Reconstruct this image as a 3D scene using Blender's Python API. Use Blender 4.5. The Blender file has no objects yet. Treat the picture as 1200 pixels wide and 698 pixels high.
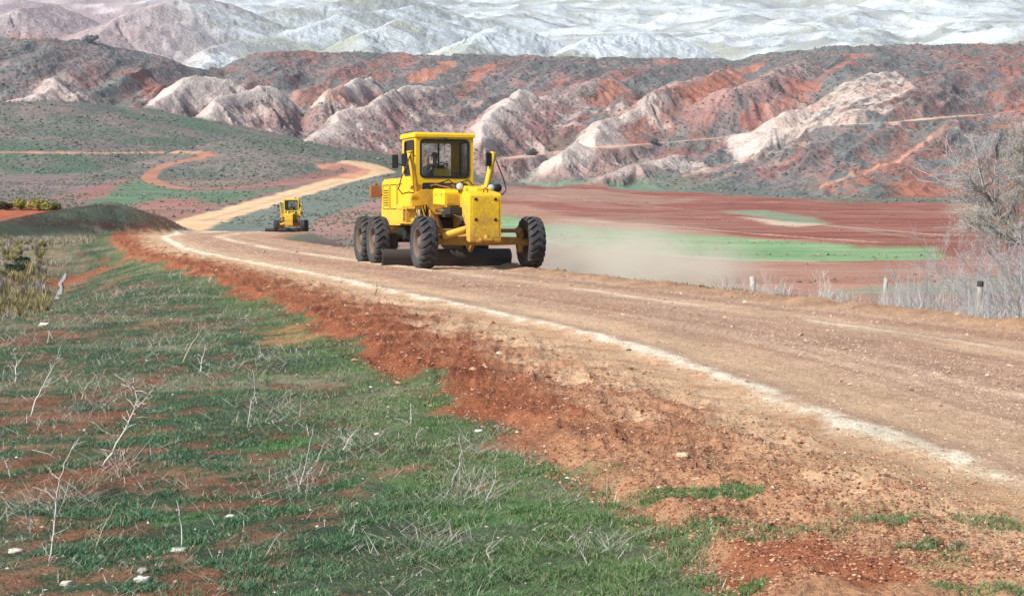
import bpy, bmesh, math, random
import numpy as np
from mathutils import Vector, Matrix, Euler

random.seed(7)
RNG = np.random.default_rng(11)
SC = bpy.context.scene
COL = SC.collection

# ---------------------------------------------------------------- survey
FPX = 2000.0          # focal length in photo pixels (photo 1200 x 698)
CAMZ = 1.20
PITCH = math.atan(94.0 / FPX)
CP, SP = math.cos(PITCH), math.sin(PITCH)


def ray(px, py):
    a = (px - 600.0) / FPX
    b = (349.0 - py) / FPX
    dy = CP + b * SP
    return a / dy, (-SP + b * CP) / dy        # X per metre of Y, Z per metre of Y


def zat(px, py, Y):
    return CAMZ + ray(px, py)[1] * Y


def xat(px, py, Y):
    return ray(px, py)[0] * Y


# ---------------------------------------------------------------- noise
def _hash(ix, iy, seed):
    h = (ix.astype(np.int64) * 374761393 + iy.astype(np.int64) * 668265263 + seed * 974711) & 0x7FFFFFFF
    h = ((h ^ (h >> 13)) * 1274126177) & 0x7FFFFFFF
    h = h ^ (h >> 16)
    return (h & 0xFFFF).astype(np.float32) / 65535.0


def vn(x, y, seed=0):
    """value noise, 0..1"""
    x = np.asarray(x, dtype=np.float64)
    y = np.asarray(y, dtype=np.float64)
    ix = np.floor(x)
    iy = np.floor(y)
    fx = (x - ix).astype(np.float32)
    fy = (y - iy).astype(np.float32)
    fx = fx * fx * fx * (fx * (fx * 6 - 15) + 10)
    fy = fy * fy * fy * (fy * (fy * 6 - 15) + 10)
    ix = ix.astype(np.int64)
    iy = iy.astype(np.int64)
    a = _hash(ix, iy, seed)
    b = _hash(ix + 1, iy, seed)
    c = _hash(ix, iy + 1, seed)
    d = _hash(ix + 1, iy + 1, seed)
    return (a + (b - a) * fx) * (1 - fy) + (c + (d - c) * fx) * fy


def fbm(x, y, seed=0, octaves=4, gain=0.5):
    s, amp, tot = 0.0, 1.0, 0.0
    c, sn = 0.8, 0.6
    for i in range(octaves):
        s = s + amp * vn(x, y, seed + i * 17)
        tot += amp
        amp *= gain
        x, y = (x * c - y * sn) * 2.03 + 3.1, (x * sn + y * c) * 2.03 + 1.7
    return s / tot


def ridged(x, y, seed=0, octaves=4, gain=0.5):
    s, amp, tot = 0.0, 1.0, 0.0
    c, sn = 0.8, 0.6
    for i in range(octaves):
        s = s + amp * (1 - np.abs(2 * vn(x, y, seed + i * 17) - 1))
        tot += amp
        amp *= gain
        x, y = (x * c - y * sn) * 2.03 + 3.1, (x * sn + y * c) * 2.03 + 1.7
    return s / tot


def sstep(a, b, x):
    t = np.clip((x - a) / (b - a), 0, 1)
    return t * t * (3 - 2 * t)


def softplus(x, k):
    return np.where(x / k > 30, x, k * np.log1p(np.exp(np.clip(x / k, -40, 30))))


def smax(a, b, k):
    h = np.clip(0.5 + 0.5 * (a - b) / k, 0, 1)
    return b + (a - b) * h + k * h * (1 - h)


# ---------------------------------------------------------------- road plan
def groundline(pts, z=0.0):
    out = []
    for px, py in pts:
        kx, kz = ray(px, py)
        Y = (z - CAMZ) / kz
        out.append((Y, kx * Y))
    return sorted(out)


WHITE = groundline([(1500, 700), (1200, 565), (1000, 500), (830, 435), (700, 393), (600, 370), (480, 345), (390, 325),
                    (300, 308), (220, 292), (197, 281)]) + [(118, -24.0), (150, -27.5), (185, -30.0), (215, -36), (250, -46), (285, -56)]
LEFT = groundline([(900, 730), (870, 698), (750, 600), (660, 555), (600, 500), (500, 465), (400, 400), (300, 350), (200, 310),
                   (130, 285)]) + [(110, -26), (150, -33), (185, -35), (215, -41), (250, -51), (285, -61)]
RIGHT = groundline([(1420, 400), (1200, 372), (1000, 352), (850, 335), (700, 321), (640, 314)]) + \
    [(48, 0.0), (60, -3.5), (80, -9.0), (110, -15.5), (150, -19.5), (185, -21.5), (215, -28), (250, -38), (285, -48)]
WY, WX = [np.array(v) for v in zip(*WHITE)]
LY, LX = [np.array(v) for v in zip(*LEFT)]
RY, RX = [np.array(v) for v in zip(*RIGHT)]


def sm_interp(Y, xs, ys):
    d = 0.06 * Y + 0.15
    return 0.25 * np.interp(Y - d, xs, ys) + 0.5 * np.interp(Y, xs, ys) + 0.25 * np.interp(Y + d, xs, ys)


def xwhite(Y): return sm_interp(Y, WY, WX)
def xleft(Y): return sm_interp(Y, LY, LX)
def xright(Y): return sm_interp(Y, RY, RX)


# ---------------------------------------------------------------- valley base
def table(rows):
    return np.array([r[0] for r in rows], float), np.array([zat(600, r[1], r[0]) for r in rows])


VR_Y, VR_Z = table([(110, 332), (150, 305), (200, 284), (250, 268), (350, 250), (500, 232), (650, 219), (760, 212), (1000, 200), (3500, 190)])
VR_Y = np.concatenate([[0, 60], VR_Y]); VR_Z = np.concatenate([[-3.4, -3.4], VR_Z])
VL_Y, VL_Z = table([(285, 266), (350, 246), (450, 222), (550, 204), (650, 191), (760, 183), (1000, 172), (3500, 165)])
VL_Y = np.concatenate([[0, 150, 215, 245], VL_Y]); VL_Z = np.concatenate([[-4, -4, -4.0, -3.0], VL_Z])


def avg_interp(Y, xs, ys, r):
    return (np.interp(Y - r, xs, ys) + np.interp(Y, xs, ys) * 2 + np.interp(Y + r, xs, ys)) / 4


# escarpment crest: (bearing px, crest py, distance)
EC = np.array([(-700, 60, 900), (-200, 52, 840), (0, 45, 830), (60, 44, 830), (120, 51, 840), (190, 68, 860), (240, 81, 880), (265, 80, 930), (292, 66, 960),
               (330, 61, 960), (420, 61.5, 960), (600, 65, 970), (700, 68, 980), (860, 70, 990), (900, 62, 980), (960, 57, 970),
               (1010, 53, 960), (1100, 51, 960), (1200, 50, 950), (1400, 46, 940), (1900, 60, 940)], float)
EF = np.array([(-700, 640), (0, 640), (230, 690), (450, 690), (600, 690), (720, 650), (850, 520), (1000, 425), (1200, 410), (1900, 400)], float)
WT_Y, WT_Z = table([(1000, 118), (1200, 92), (1400, 70), (1700, 50), (2100, 30), (2600, 6), (3100, -24), (3350, -34), (3600, -20)])

# spurs: crest points (px, py, Y), side slope, crest rounding, whiteness, half width of pale flank (m)
SPURS = [
    ([(164, 136, 690), (200, 108, 730), (237, 88, 770), (262, 92, 830)], .72, 5, 1.0, 17),
    ([(226, 140, 680), (262, 118, 700), (302, 101, 740), (318, 112, 800)], .8, 4, .9, 14),
    ([(350, 168, 650), (392, 145, 690), (430, 124, 740), (482, 100, 810), (512, 103, 850)], .72, 4, .5, 8),
    ([(555, 160, 660), (588, 128, 720), (618, 107, 780), (645, 112, 830)], .70, 4, .6, 9),
    ([(655, 178, 650), (690, 157, 680), (718, 140, 710), (755, 130, 740), (790, 134, 780)], .75, 3, .8, 11),
    ([(885, 156, 690), (925, 134, 720), (967, 112, 760), (1040, 84, 820), (1068, 96, 835)], .55, 3, 1.15, 46),
    ([(1128, 119, 760), (1160, 108, 790), (1200, 99, 820), (1260, 90, 850)], .85, 3, .9, 10),
    ([(385, 106, 760), (408, 96, 800), (425, 92, 860)], .8, 4, .55, 9),
    ([(860, 104, 760), (905, 82, 840), (940, 66, 930)], .6, 6, .12, 8),
    ([(760, 112, 760), (800, 95, 830), (850, 80, 930)], .6, 6, .10, 8),
    ([(640, 120, 790), (690, 96, 850), (730, 84, 920)], .6, 6, .15, 8),
    ([(20, 118, 700), (50, 96, 740), (95, 72, 800)], .55, 6, .5, 10),
    ([(500, 110, 840), (560, 88, 890), (610, 74, 950)], .6, 6, .05, 8),
    ([(950, 205, 560), (985, 186, 600), (1040, 165, 650), (1100, 148, 700)], .28, 6, .25, 5),
    ([(1085, 205, 560), (1120, 180, 600), (1160, 160, 640), (1200, 148, 680)], .35, 8, .25, 8),
    ([(700, 205, 620), (740, 192, 640), (790, 180, 670)], .30, 5, .35, 8),
]
WSPURS = [
    ([(-60, 40, 1350), (20, 16, 1450), (60, 4, 1600)], .45, 8, .6, 60),
    ([(100, 48, 1250), (150, 20, 1350), (195, -2, 1450), (240, -3, 1550), (300, 14, 1650)], .42, 10, .35, 60),
    ([(215, 74, 1200), (270, 58, 1300), (330, 38, 1420), (400, 20, 1550), (470, 6, 1700)], .38, 8, 1, 80),
    ([(405, 66, 1200), (440, 38, 1300), (478, 22, 1380), (520, 30, 1450)], .5, 10, 1, 80),
    ([(520, 64, 1200), (552, 38, 1280), (590, 28, 1350), (640, 42, 1420)], .5, 10, 1, 80),
    ([(640, 66, 1220), (690, 42, 1320), (760, 40, 1450)], .45, 10, 1, 80),
    ([(300, 20, 1650), (380, 4, 1750), (460, -12, 1900)], .4, 12, 1, 90),
]
# low green hills on the left of the valley
HILLA = [(-300, 128, 640), (-100, 120, 670), (0, 120, 680), (60, 118.5, 690), (120, 125, 700), (200, 140, 700), (262, 155, 690), (330, 166, 680), (370, 176, 660)]
HILLB = [(205, 200, 520), (245, 178, 530), (290, 164, 545), (325, 163, 550), (355, 170, 550), (392, 188, 545)]
# bank left of the road (px, py, Y)
BANK = [(-330, 270, 88), (-80, 264, 98), (0, 259, 106), (60, 247, 116), (130, 237, 128), (175, 250, 140), (213, 271.5, 152)]


def crest_xyz(pts):
    return np.array([(xat(px, py, Y), Y, zat(px, py, Y)) for px, py, Y in pts])


def spur_field(X, Y, pts, slope, r, rills=0.0):
    """distance to a crest line, and the height of the ridge that falls away on both sides of it"""
    P = crest_xyz(pts)
    best = np.full(X.shape, 1e9)
    hz = np.full(X.shape, -1e9)
    along = np.zeros(X.shape)
    run = 0.0
    for i in range(len(P) - 1):
        ax, ay, az = P[i]
        bx, by, bz = P[i + 1]
        dx, dy = bx - ax, by - ay
        L = math.hypot(dx, dy)
        t = np.clip(((X - ax) * dx + (Y - ay) * dy) / (L * L), 0, 1)
        d = np.hypot(X - ax - t * dx, Y - ay - t * dy)
        best = np.minimum(best, d)
        h = az + t * (bz - az) - slope * (np.sqrt(d * d + r * r) - r)
        u = h > hz
        hz = np.where(u, h, hz)
        # position along the crest; past its ends the rills fan out
        e = np.where(t <= 0, np.arctan2(X - ax, ay - Y) * 22, 0)
        along = np.where(u, run + t * L + e + np.where((X - ax) * dy - (Y - ay) * dx > 0, 37.0, 0), along)
        run += L
    if rills > 0:
        v = along + 5 * (fbm(X / 18, Y / 18, 33, 2) - .5)
        c = .6 * (1 - np.abs(2 * vn(v / 9.5, best / 70, 34) - 1)) + .4 * (1 - np.abs(2 * vn(v / 4.2, best / 40, 35) - 1))
        hz = hz - rills * (1 - c) * np.clip(best / 9, 0, 1) * np.clip(1.6 - best / 90, .2, 1)
    return best, hz


def apply_spurs(X, Y, z, spurs, info=None, warp=10.0, sc=40.0, rill=.40, rs=1.0, rills=6.5):
    Xw = X + warp * (fbm(X / sc, Y / sc, 31, 3) - .5) * 2
    Yw = Y + warp * (fbm(X / sc, Y / sc, 47, 3) - .5) * 2
    for k, (pts, slope, r, white, hw) in enumerate(spurs):
        P = crest_xyz(pts)
        m = (X > P[:, 0].min() - 170) & (X < P[:, 0].max() + 170) & (Y > P[:, 1].min() - 170) & (Y < P[:, 1].max() + 170)
        if not m.any():
            continue
        gl = ridged(X[m] / (14 * rs), Y[m] / (30 * rs), 60 + k, 4, .55)
        d, zz = spur_field(Xw[m], Yw[m], pts, slope * (1 - .55 * rill + rill * gl), r, rills)
        zm = z[m]
        up = np.clip((zz - zm) / 5.0, 0, 1)
        z[m] = smax(zz, zm, 2.5)
        if info is not None:
            w = up * white * np.clip(1.25 - d / hw, 0, 1)
            info['white'][m] = np.maximum(info['white'][m], w)
            info['spur'][m] = np.maximum(info['spur'][m], up)
    return z


def height(X, Y, info=None):
    X = np.asarray(X, float).copy()
    Y = np.asarray(Y, float).copy()
    shp = X.shape
    X = X.ravel(); Y = Y.ravel()
    Yb = np.maximum(Y, 0.5)
    P = 600 + FPX * X / Yb
    Pc = np.clip(P, -700, 1900)
    w = sstep(430, 610, Pc)
    zV = avg_interp(Yb, VL_Y, VL_Z, 18) * (1 - w) + avg_interp(Yb, VR_Y, VR_Z, 18) * w
    zV = zV + (fbm(X / 60, Y / 60, 5, 3) - .5) * 1.2 * sstep(230, 420, Y) + (fbm(X / 9, Y / 9, 6, 3) - .5) * .5 * sstep(120, 300, Y)
    z = zV.copy()
    n = z.size
    if info is not None:
        info['white'] = np.zeros(n); info['spur'] = np.zeros(n)
        info['t'] = np.zeros(n); info['hillab'] = np.zeros(n); info['bank'] = np.zeros(n); info['bankd'] = np.zeros(n); info['gully'] = np.zeros(n)
    # ---- hills
    m = Y > 430
    if m.any():
        x, y, p = X[m], Y[m], Pc[m]
        zz = z[m]
        sub = {'white': np.zeros(x.size), 'spur': np.zeros(x.size)} if info is not None else None
        # back range
        wt = np.interp(y, WT_Y, WT_Z) - 6
        leftdip = 0
        und = (ridged(x / 230 + .5 * fbm(x / 250, y / 250, 3), y / 330, 21, 4) - .55) * 50 + (fbm(x / 80, y / 95, 24, 3) - .5) * 13
        far = sstep(1050, 1300, y)
        wz = np.where(y > 1000, wt + und * far, -50)
        # escarpment
        zc = np.interp(p, EC[:, 0], zat(600, EC[:, 1], EC[:, 2]))
        yc = np.interp(p, EC[:, 0], EC[:, 2])
        yf = np.interp(p, EF[:, 0], EF[:, 1])
        t = (y - yf) / (yc - yf)
        tc = np.clip(t, 0, 1)
        ex = 1 + .95 * sstep(700, 980, p)
        prof = 0.72 * tc ** ex + 0.28 * (1 - (1 - tc) ** 2) ** ex
        prof = np.where(t < 0, 0, prof)
        g = x - 0.42 * (y - 700) * (.35 + .65 * sstep(420, 600, p))
        gul = ridged(g / 62 + 1.2 * fbm(x / 120, y / 120, 71, 2), y / 520, 72, 3)
        gul2 = ridged(g / 21 + .8 * fbm(x / 40, y / 40, 75, 2), y / 150, 76, 3)
        env = np.clip(4 * tc * (1 - tc), 0, 1)
        ez = zz + (zc - zz) * prof - env * ((1 - gul) * 26 - 6 + (1 - gul2) * 11 - 2)
        over = np.clip(t - 1, 0, None) * (yc - yf)
        ez = np.where(t > 1, zc - .16 * over, ez)
        ez = np.where(t > 0, ez, zz)
        zz = np.maximum(zz, ez)
        zz = apply_spurs(x, y, zz, SPURS, sub)
        zz = np.maximum(zz, wz)
        bk = y > 1080
        if bk.any():
            zb = zz[bk]
            s2 = {'white': np.zeros(bk.sum()), 'spur': np.zeros(bk.sum())} if info is not None else None
            zb = apply_spurs(x[bk], y[bk], zb, WSPURS, s2, 26, 120, .30, 3.2, 5.0)
            zz[bk] = zb
            if info is not None:
                sub['white'][bk] = s2['white']; sub['spur'][bk] = s2['spur']
        # green hills
        ha = np.zeros(x.size)
        for pts, slope, r, dyn in ((HILLA, .24, 26, 420), (HILLB, .3, 14, 60)):
            Q = crest_xyz(pts)
            mm = (x < 60) & (y < 1050)
            if mm.any():
                d, hz = spur_field(x[mm], y[mm] + 8 * (fbm(x[mm] / 30, y[mm] / 30, 8, 2) - .5), pts, slope, r)
                ha[mm] = np.maximum(ha[mm], np.clip((hz - zz[mm] + 1) / 2, 0, 1))
                zz[mm] = smax(hz, zz[mm], 3)
        rough = (fbm(x / 13, y / 13, 91, 4) - .5) * 3.6 + (ridged(x / 6, y / 9, 95, 3) - .5) * 1.4
        zz = zz + rough * np.clip(tc * 3 + .15, 0, 1) * (1 - .75 * ha) * (1 - .5 * (y > 1100))
        z[m] = zz
        if info is not None:
            info['white'][m] = sub['white']; info['spur'][m] = sub['spur']
            info['t'][m] = t; info['hillab'][m] = ha; info['gully'][m] = gul * .6 + gul2 * .4
    # ---- near shelf that carries the road
    m = Y < 330
    if m.any():
        x, y, p = X[m], Y[m], P[m]
        yb = np.maximum(y, 3.0)
        xl, xw, xr = xleft(yb), xwhite(yb), xright(yb)
        q = x - xw
        pl = -0.002 * np.clip(y - 90, 0, None) - 0.10 * softplus(y - 188, 3.0)
        wid = 1 + yb / 160
        pl = pl - 0.033 * np.clip(q - 2.6, 0, 4.3)
        pl = pl + 0.10 * np.exp(-((x - xr + .25) / (.38 * wid)) ** 2) * (.5 + fbm(x / .5, y / .8, 14, 3))
        pl = pl - 0.42 * softplus(x - xr - .55, .25)
        dl = xl - x
        pl = pl - 0.035 * np.clip(dl, 0, 9) - 0.02 * sstep(0, .4, dl)
        grass = sstep(0, .5, dl)
        pl = pl + grass * ((fbm(x / 1.4, y / 1.4, 3, 4) - .5) * .07 + (fbm(x / .22, y / .22, 9, 3) - .5) * .035)
        # red windrow and road texture
        tt = np.clip((x - xl) / np.maximum(xw - xl, .2), 0, 1)
        redz = sstep(0, .08, tt) * (1 - sstep(.5, .95, tt)) * (x > xl)
        pl = pl + redz * (.05 + (ridged(x / .35, y / .6, 41, 3) - .5) * .09 + (ridged(x / .10, y / .13, 43, 3) - .5) * .045)
        rd = (x > xl) & (x < xr + .5)
        crs = np.exp(-((q - 1.9) / .8) ** 2) + np.exp(-((q - 5.0) / .8) ** 2)
        pl = pl + rd * crs * (ridged(x / .16, y / .22, 57, 3) - .5) * .035
        pl = pl - rd * .022 * (np.exp(-((q - .75) / .28) ** 2) + np.exp(-((q - 3.1) / .22) ** 2) + np.exp(-((q - 3.9) / .22) ** 2))
        pl = pl + rd * ((fbm(x / .5, y / 1.2, 51, 3) - .5) * .03 + (fbm(x / .06, y / .08, 55, 2) - .5) * .010)
        pl = pl + rd * (.004 + .012 * fbm(x / .15, y / .3, 58, 2)) * np.exp(-(q / (.13 * wid)) ** 2) - rd * .012 * np.exp(-((q + .28) / .12) ** 2)
        # ditch on the left with its bush-grown hollow
        dq = np.interp(yb, [14, 22, 30, 40, 60, 90], [-9.5, -9.0, -9.4, -11.2, -15.5, -24])
        dd = (x - dq)
        ditch = np.exp(-(dd / (1.1 + yb * .02)) ** 2) * sstep(21, 27, y) * (1 - sstep(62, 80, y))
        pl = pl - .75 * ditch
        z[m] = smax(pl, z[m], .15)
        # bank
        bm_ = (y > 60) & (x < 0)
        if bm_.any():
            zb = z[m]
            sl = .42 + .16 * ridged(x[bm_] / 2.6 + y[bm_] / 6, y[bm_] / 18, 22, 2)
            d, hz = spur_field(x[bm_], y[bm_], BANK, sl, .7)
            # flat red ground behind the bank on the far left
            bk = sstep(104, 118, y[bm_]) * (1 - sstep(170, 200, y[bm_])) * (1 - sstep(60, 150, p[bm_]))
            flat = zat(0, 255, 110) + (y[bm_] - 110) * .024 + (fbm(x[bm_] / 3, y[bm_] / 3, 15, 3) - .5) * .5
            hz = np.maximum(hz, np.where(bk > .02, flat * bk - 3 * (1 - bk), -9))
            old = zb[bm_].copy()
            zb[bm_] = smax(hz, old, .5)
            z[m] = zb
            if info is not None:
                b = info['bankd'][m]; b[bm_] = d; info['bankd'][m] = b
                b = info['bank'][m]
                b[bm_] = np.clip((hz - old) / .5, 0, 1)
                info['bank'][m] = b
    return z.reshape(shp)


def hit(px, py, ymin=4.0, ymax=3400.0):
    """where the sight line through a photo point meets the land"""
    kx, kz = ray(px, py)
    a, b = ymin, ymax
    for n in (500, 40, 12):
        Ys = np.geomspace(a, b, n)
        e = height(kx * Ys, Ys) - (CAMZ + kz * Ys)
        w = np.nonzero(e >= 0)[0]
        i = w[0] if len(w) else n - 1
        if i == 0:
            b = a
            break
        a, b = Ys[i - 1], Ys[i]
    return Vector((kx * b, b, CAMZ + kz * b))


def hits(pts, ymin=4.0):
    return np.array([tuple(hit(a, b, ymin)[:2]) for a, b in pts])


def zg(x, y):
    return float(height(np.array([x]), np.array([y]))[0])


def in_poly(X, Y, poly):
    ins = np.zeros(X.shape, bool)
    n = len(poly)
    j = n - 1
    for i in range(n):
        xi, yi = poly[i]; xj, yj = poly[j]
        c = ((yi > Y) != (yj > Y)) & (X < (xj - xi) * (Y - yi) / (yj - yi + 1e-12) + xi)
        ins ^= c
        j = i
    return ins


def line_dist(X, Y, pts):
    best = np.full(X.shape, 1e9)
    for i in range(len(pts) - 1):
        ax, ay = pts[i]; bx, by = pts[i + 1]
        dx, dy = bx - ax, by - ay
        t = np.clip(((X - ax) * dx + (Y - ay) * dy) / (dx * dx + dy * dy + 1e-9), 0, 1)
        best = np.minimum(best, np.hypot(X - ax - t * dx, Y - ay - t * dy))
    return best
EXPOSURE = 0.62
HAZE = 0.00009
# ---------------------------------------------------------------- materials
def new_mat(name):
    m = bpy.data.materials.new(name)
    m.use_nodes = True
    nt = m.node_tree
    b = nt.nodes['Principled BSDF']
    return m, nt, b


def N(nt, kind, **kw):
    n = nt.nodes.new(kind)
    for k, v in kw.items():
        if k in n.inputs:
            n.inputs[k].default_value = v
        else:
            setattr(n, k, v)
    return n


def obj_coords(nt, scale=(1, 1, 1)):
    tc = N(nt, 'ShaderNodeTexCoord')
    mp = N(nt, 'ShaderNodeMapping')
    mp.inputs['Scale'].default_value = scale
    nt.links.new(tc.outputs['Object'], mp.inputs['Vector'])
    return mp.outputs['Vector']


def noise(nt, vec, scale, detail=4, rough=.55, dist=0):
    n = N(nt, 'ShaderNodeTexNoise')
    n.inputs['Scale'].default_value = scale
    n.inputs['Detail'].default_value = detail
    n.inputs['Roughness'].default_value = rough
    n.inputs['Distortion'].default_value = dist
    nt.links.new(vec, n.inputs['Vector'])
    return n.outputs['Fac']


def remap(nt, fac, a, b, c, d, clamp=True):
    n = N(nt, 'ShaderNodeMapRange')
    n.clamp = clamp
    for i, v in zip(('From Min', 'From Max', 'To Min', 'To Max'), (a, b, c, d)):
        n.inputs[i].default_value = v
    nt.links.new(fac, n.inputs['Value'])
    return n.outputs['Result']


def math_(nt, op, a, b=None):
    n = N(nt, 'ShaderNodeMath', operation=op)
    for i, v in ((0, a), (1, b)):
        if v is None:
            continue
        if isinstance(v, (int, float)):
            n.inputs[i].default_value = v
        else:
            nt.links.new(v, n.inputs[i])
    return n.outputs[0]


def mix(nt, fac, a, b, blend='MIX'):
    n = N(nt, 'ShaderNodeMix', data_type='RGBA', blend_type=blend)
    for s, v in ((n.inputs[0], fac), (n.inputs[6], a), (n.inputs[7], b)):
        if isinstance(v, (int, float)):
            s.default_value = v
        elif isinstance(v, (tuple, list)):
            s.default_value = (*v[:3], 1)
        else:
            nt.links.new(v, s)
    return n.outputs[2]


def scale_col(nt, col, fac):
    n = N(nt, 'ShaderNodeVectorMath', operation='SCALE')
    nt.links.new(col, n.inputs[0])
    nt.links.new(fac, n.inputs['Scale'])
    return n.outputs[0]


def bump(nt, bsdf, h, strength, dist):
    b = N(nt, 'ShaderNodeBump')
    b.inputs['Strength'].default_value = strength
    b.inputs['Distance'].default_value = dist
    nt.links.new(h, b.inputs['Height'])
    nt.links.new(b.outputs['Normal'], bsdf.inputs['Normal'])


def attr(nt, name, out='Color'):
    a = N(nt, 'ShaderNodeAttribute')
    a.attribute_name = name
    return a.outputs[out]


def land_mat(name, s_big, s_mid, s_fine, amp, speck_scale, speck_col, bump_d, bump_scale, stretch=(1, 1, 1)):
    m, nt, b = new_mat(name)
    v = obj_coords(nt, stretch)
    c = attr(nt, 'tint')
    veg = attr(nt, 'scrub', 'Fac')
    n1 = noise(nt, v, s_big, 5, .6)
    n2 = noise(nt, v, s_mid, 6, .65)
    n3 = noise(nt, v, s_fine, 3, .6)
    f = math_(nt, 'MULTIPLY', remap(nt, n1, .3, .7, 1 - amp * .7, 1 + amp * .7), remap(nt, n2, .28, .72, 1 - amp, 1 + amp))
    f = math_(nt, 'MULTIPLY', f, remap(nt, n3, .3, .7, 1 - amp * .8, 1 + amp * .8))
    c = scale_col(nt, c, f)
    # clumps of low scrub
    vo = N(nt, 'ShaderNodeTexVoronoi')
    vo.inputs['Scale'].default_value = speck_scale
    nt.links.new(v, vo.inputs['Vector'])
    sp = noise(nt, v, speck_scale * .55, 4, .7)
    thr = math_(nt, 'ADD', vo.outputs['Distance'], remap(nt, sp, .3, .7, -.25, .3))
    lim = remap(nt, veg, 0, 1, -.1, .62)
    k = math_(nt, 'SUBTRACT', lim, thr)
    k = remap(nt, k, -.08, .16, 0, .62)
    c = mix(nt, k, c, speck_col)
    nt.links.new(c, b.inputs['Base Color'])
    b.inputs['Roughness'].default_value = .95
    b.inputs['Specular IOR Level'].default_value = .12
    h = math_(nt, 'ADD', noise(nt, v, bump_scale, 6, .65), math_(nt, 'MULTIPLY', k, .35))
    bump(nt, b, h, .9, bump_d)
    return m


# ---------------------------------------------------------------- the land grid
def build_land():
    cols = np.concatenate([np.linspace(-1500, -70, 60), np.arange(-40, 1241, 1.45), np.linspace(1270, 2700, 60)])
    rows = [2.2, 2.7, 3.2, 3.8]
    y = 820.0
    yy = []
    while y > 268.4:
        yy.append(y)
        y -= 1.25 if y > 300 else .8
    rows += list(-CAMZ / ((349 - np.array(yy)) / FPX * CP - SP))
    rows = [r for r in rows if r < 190]
    rows = np.array(sorted([r for r in rows if r < 84] + list(np.arange(84, 168, .38)) + [r for r in rows if r >= 168]))
    rows = np.concatenate([rows, np.arange(192, 300, 1.6), np.arange(300, 640, 2.0), np.arange(640, 1010, 1.5), np.arange(1010, 1300, 4.5), np.arange(1300, 3640, 8.5)])
    kx = (cols - 600) / FPX
    Y = np.repeat(rows[:, None], len(cols), 1)
    X = Y * kx[None, :]
    info = {}
    Z = height(X, Y, info)
    sh = X.shape
    info = {k: v.reshape(sh) for k, v in info.items()}
    return cols, rows, X, Y, Z, info


cols, rows, GX, GY, GZ, GI = build_land()
print('land', GX.shape, flush=True)


def lerp(a, b, t):
    return a + (np.asarray(b) - a) * t[..., None]


def C3(shape, c):
    return np.broadcast_to(np.array(c, float), shape + (3,)).copy()


GREEN = (.062, .098, .056); GREEN2 = (.115, .165, .075); DARKGREEN = (.040, .062, .040)
RED = (.30, .108, .054); REDDK = (.185, .060, .033); BEIGE = (.62, .435, .28); GRAVEL = (.46, .305, .22); PALE = (.88, .79, .63)
DRY = (.30, .27, .19)


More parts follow.
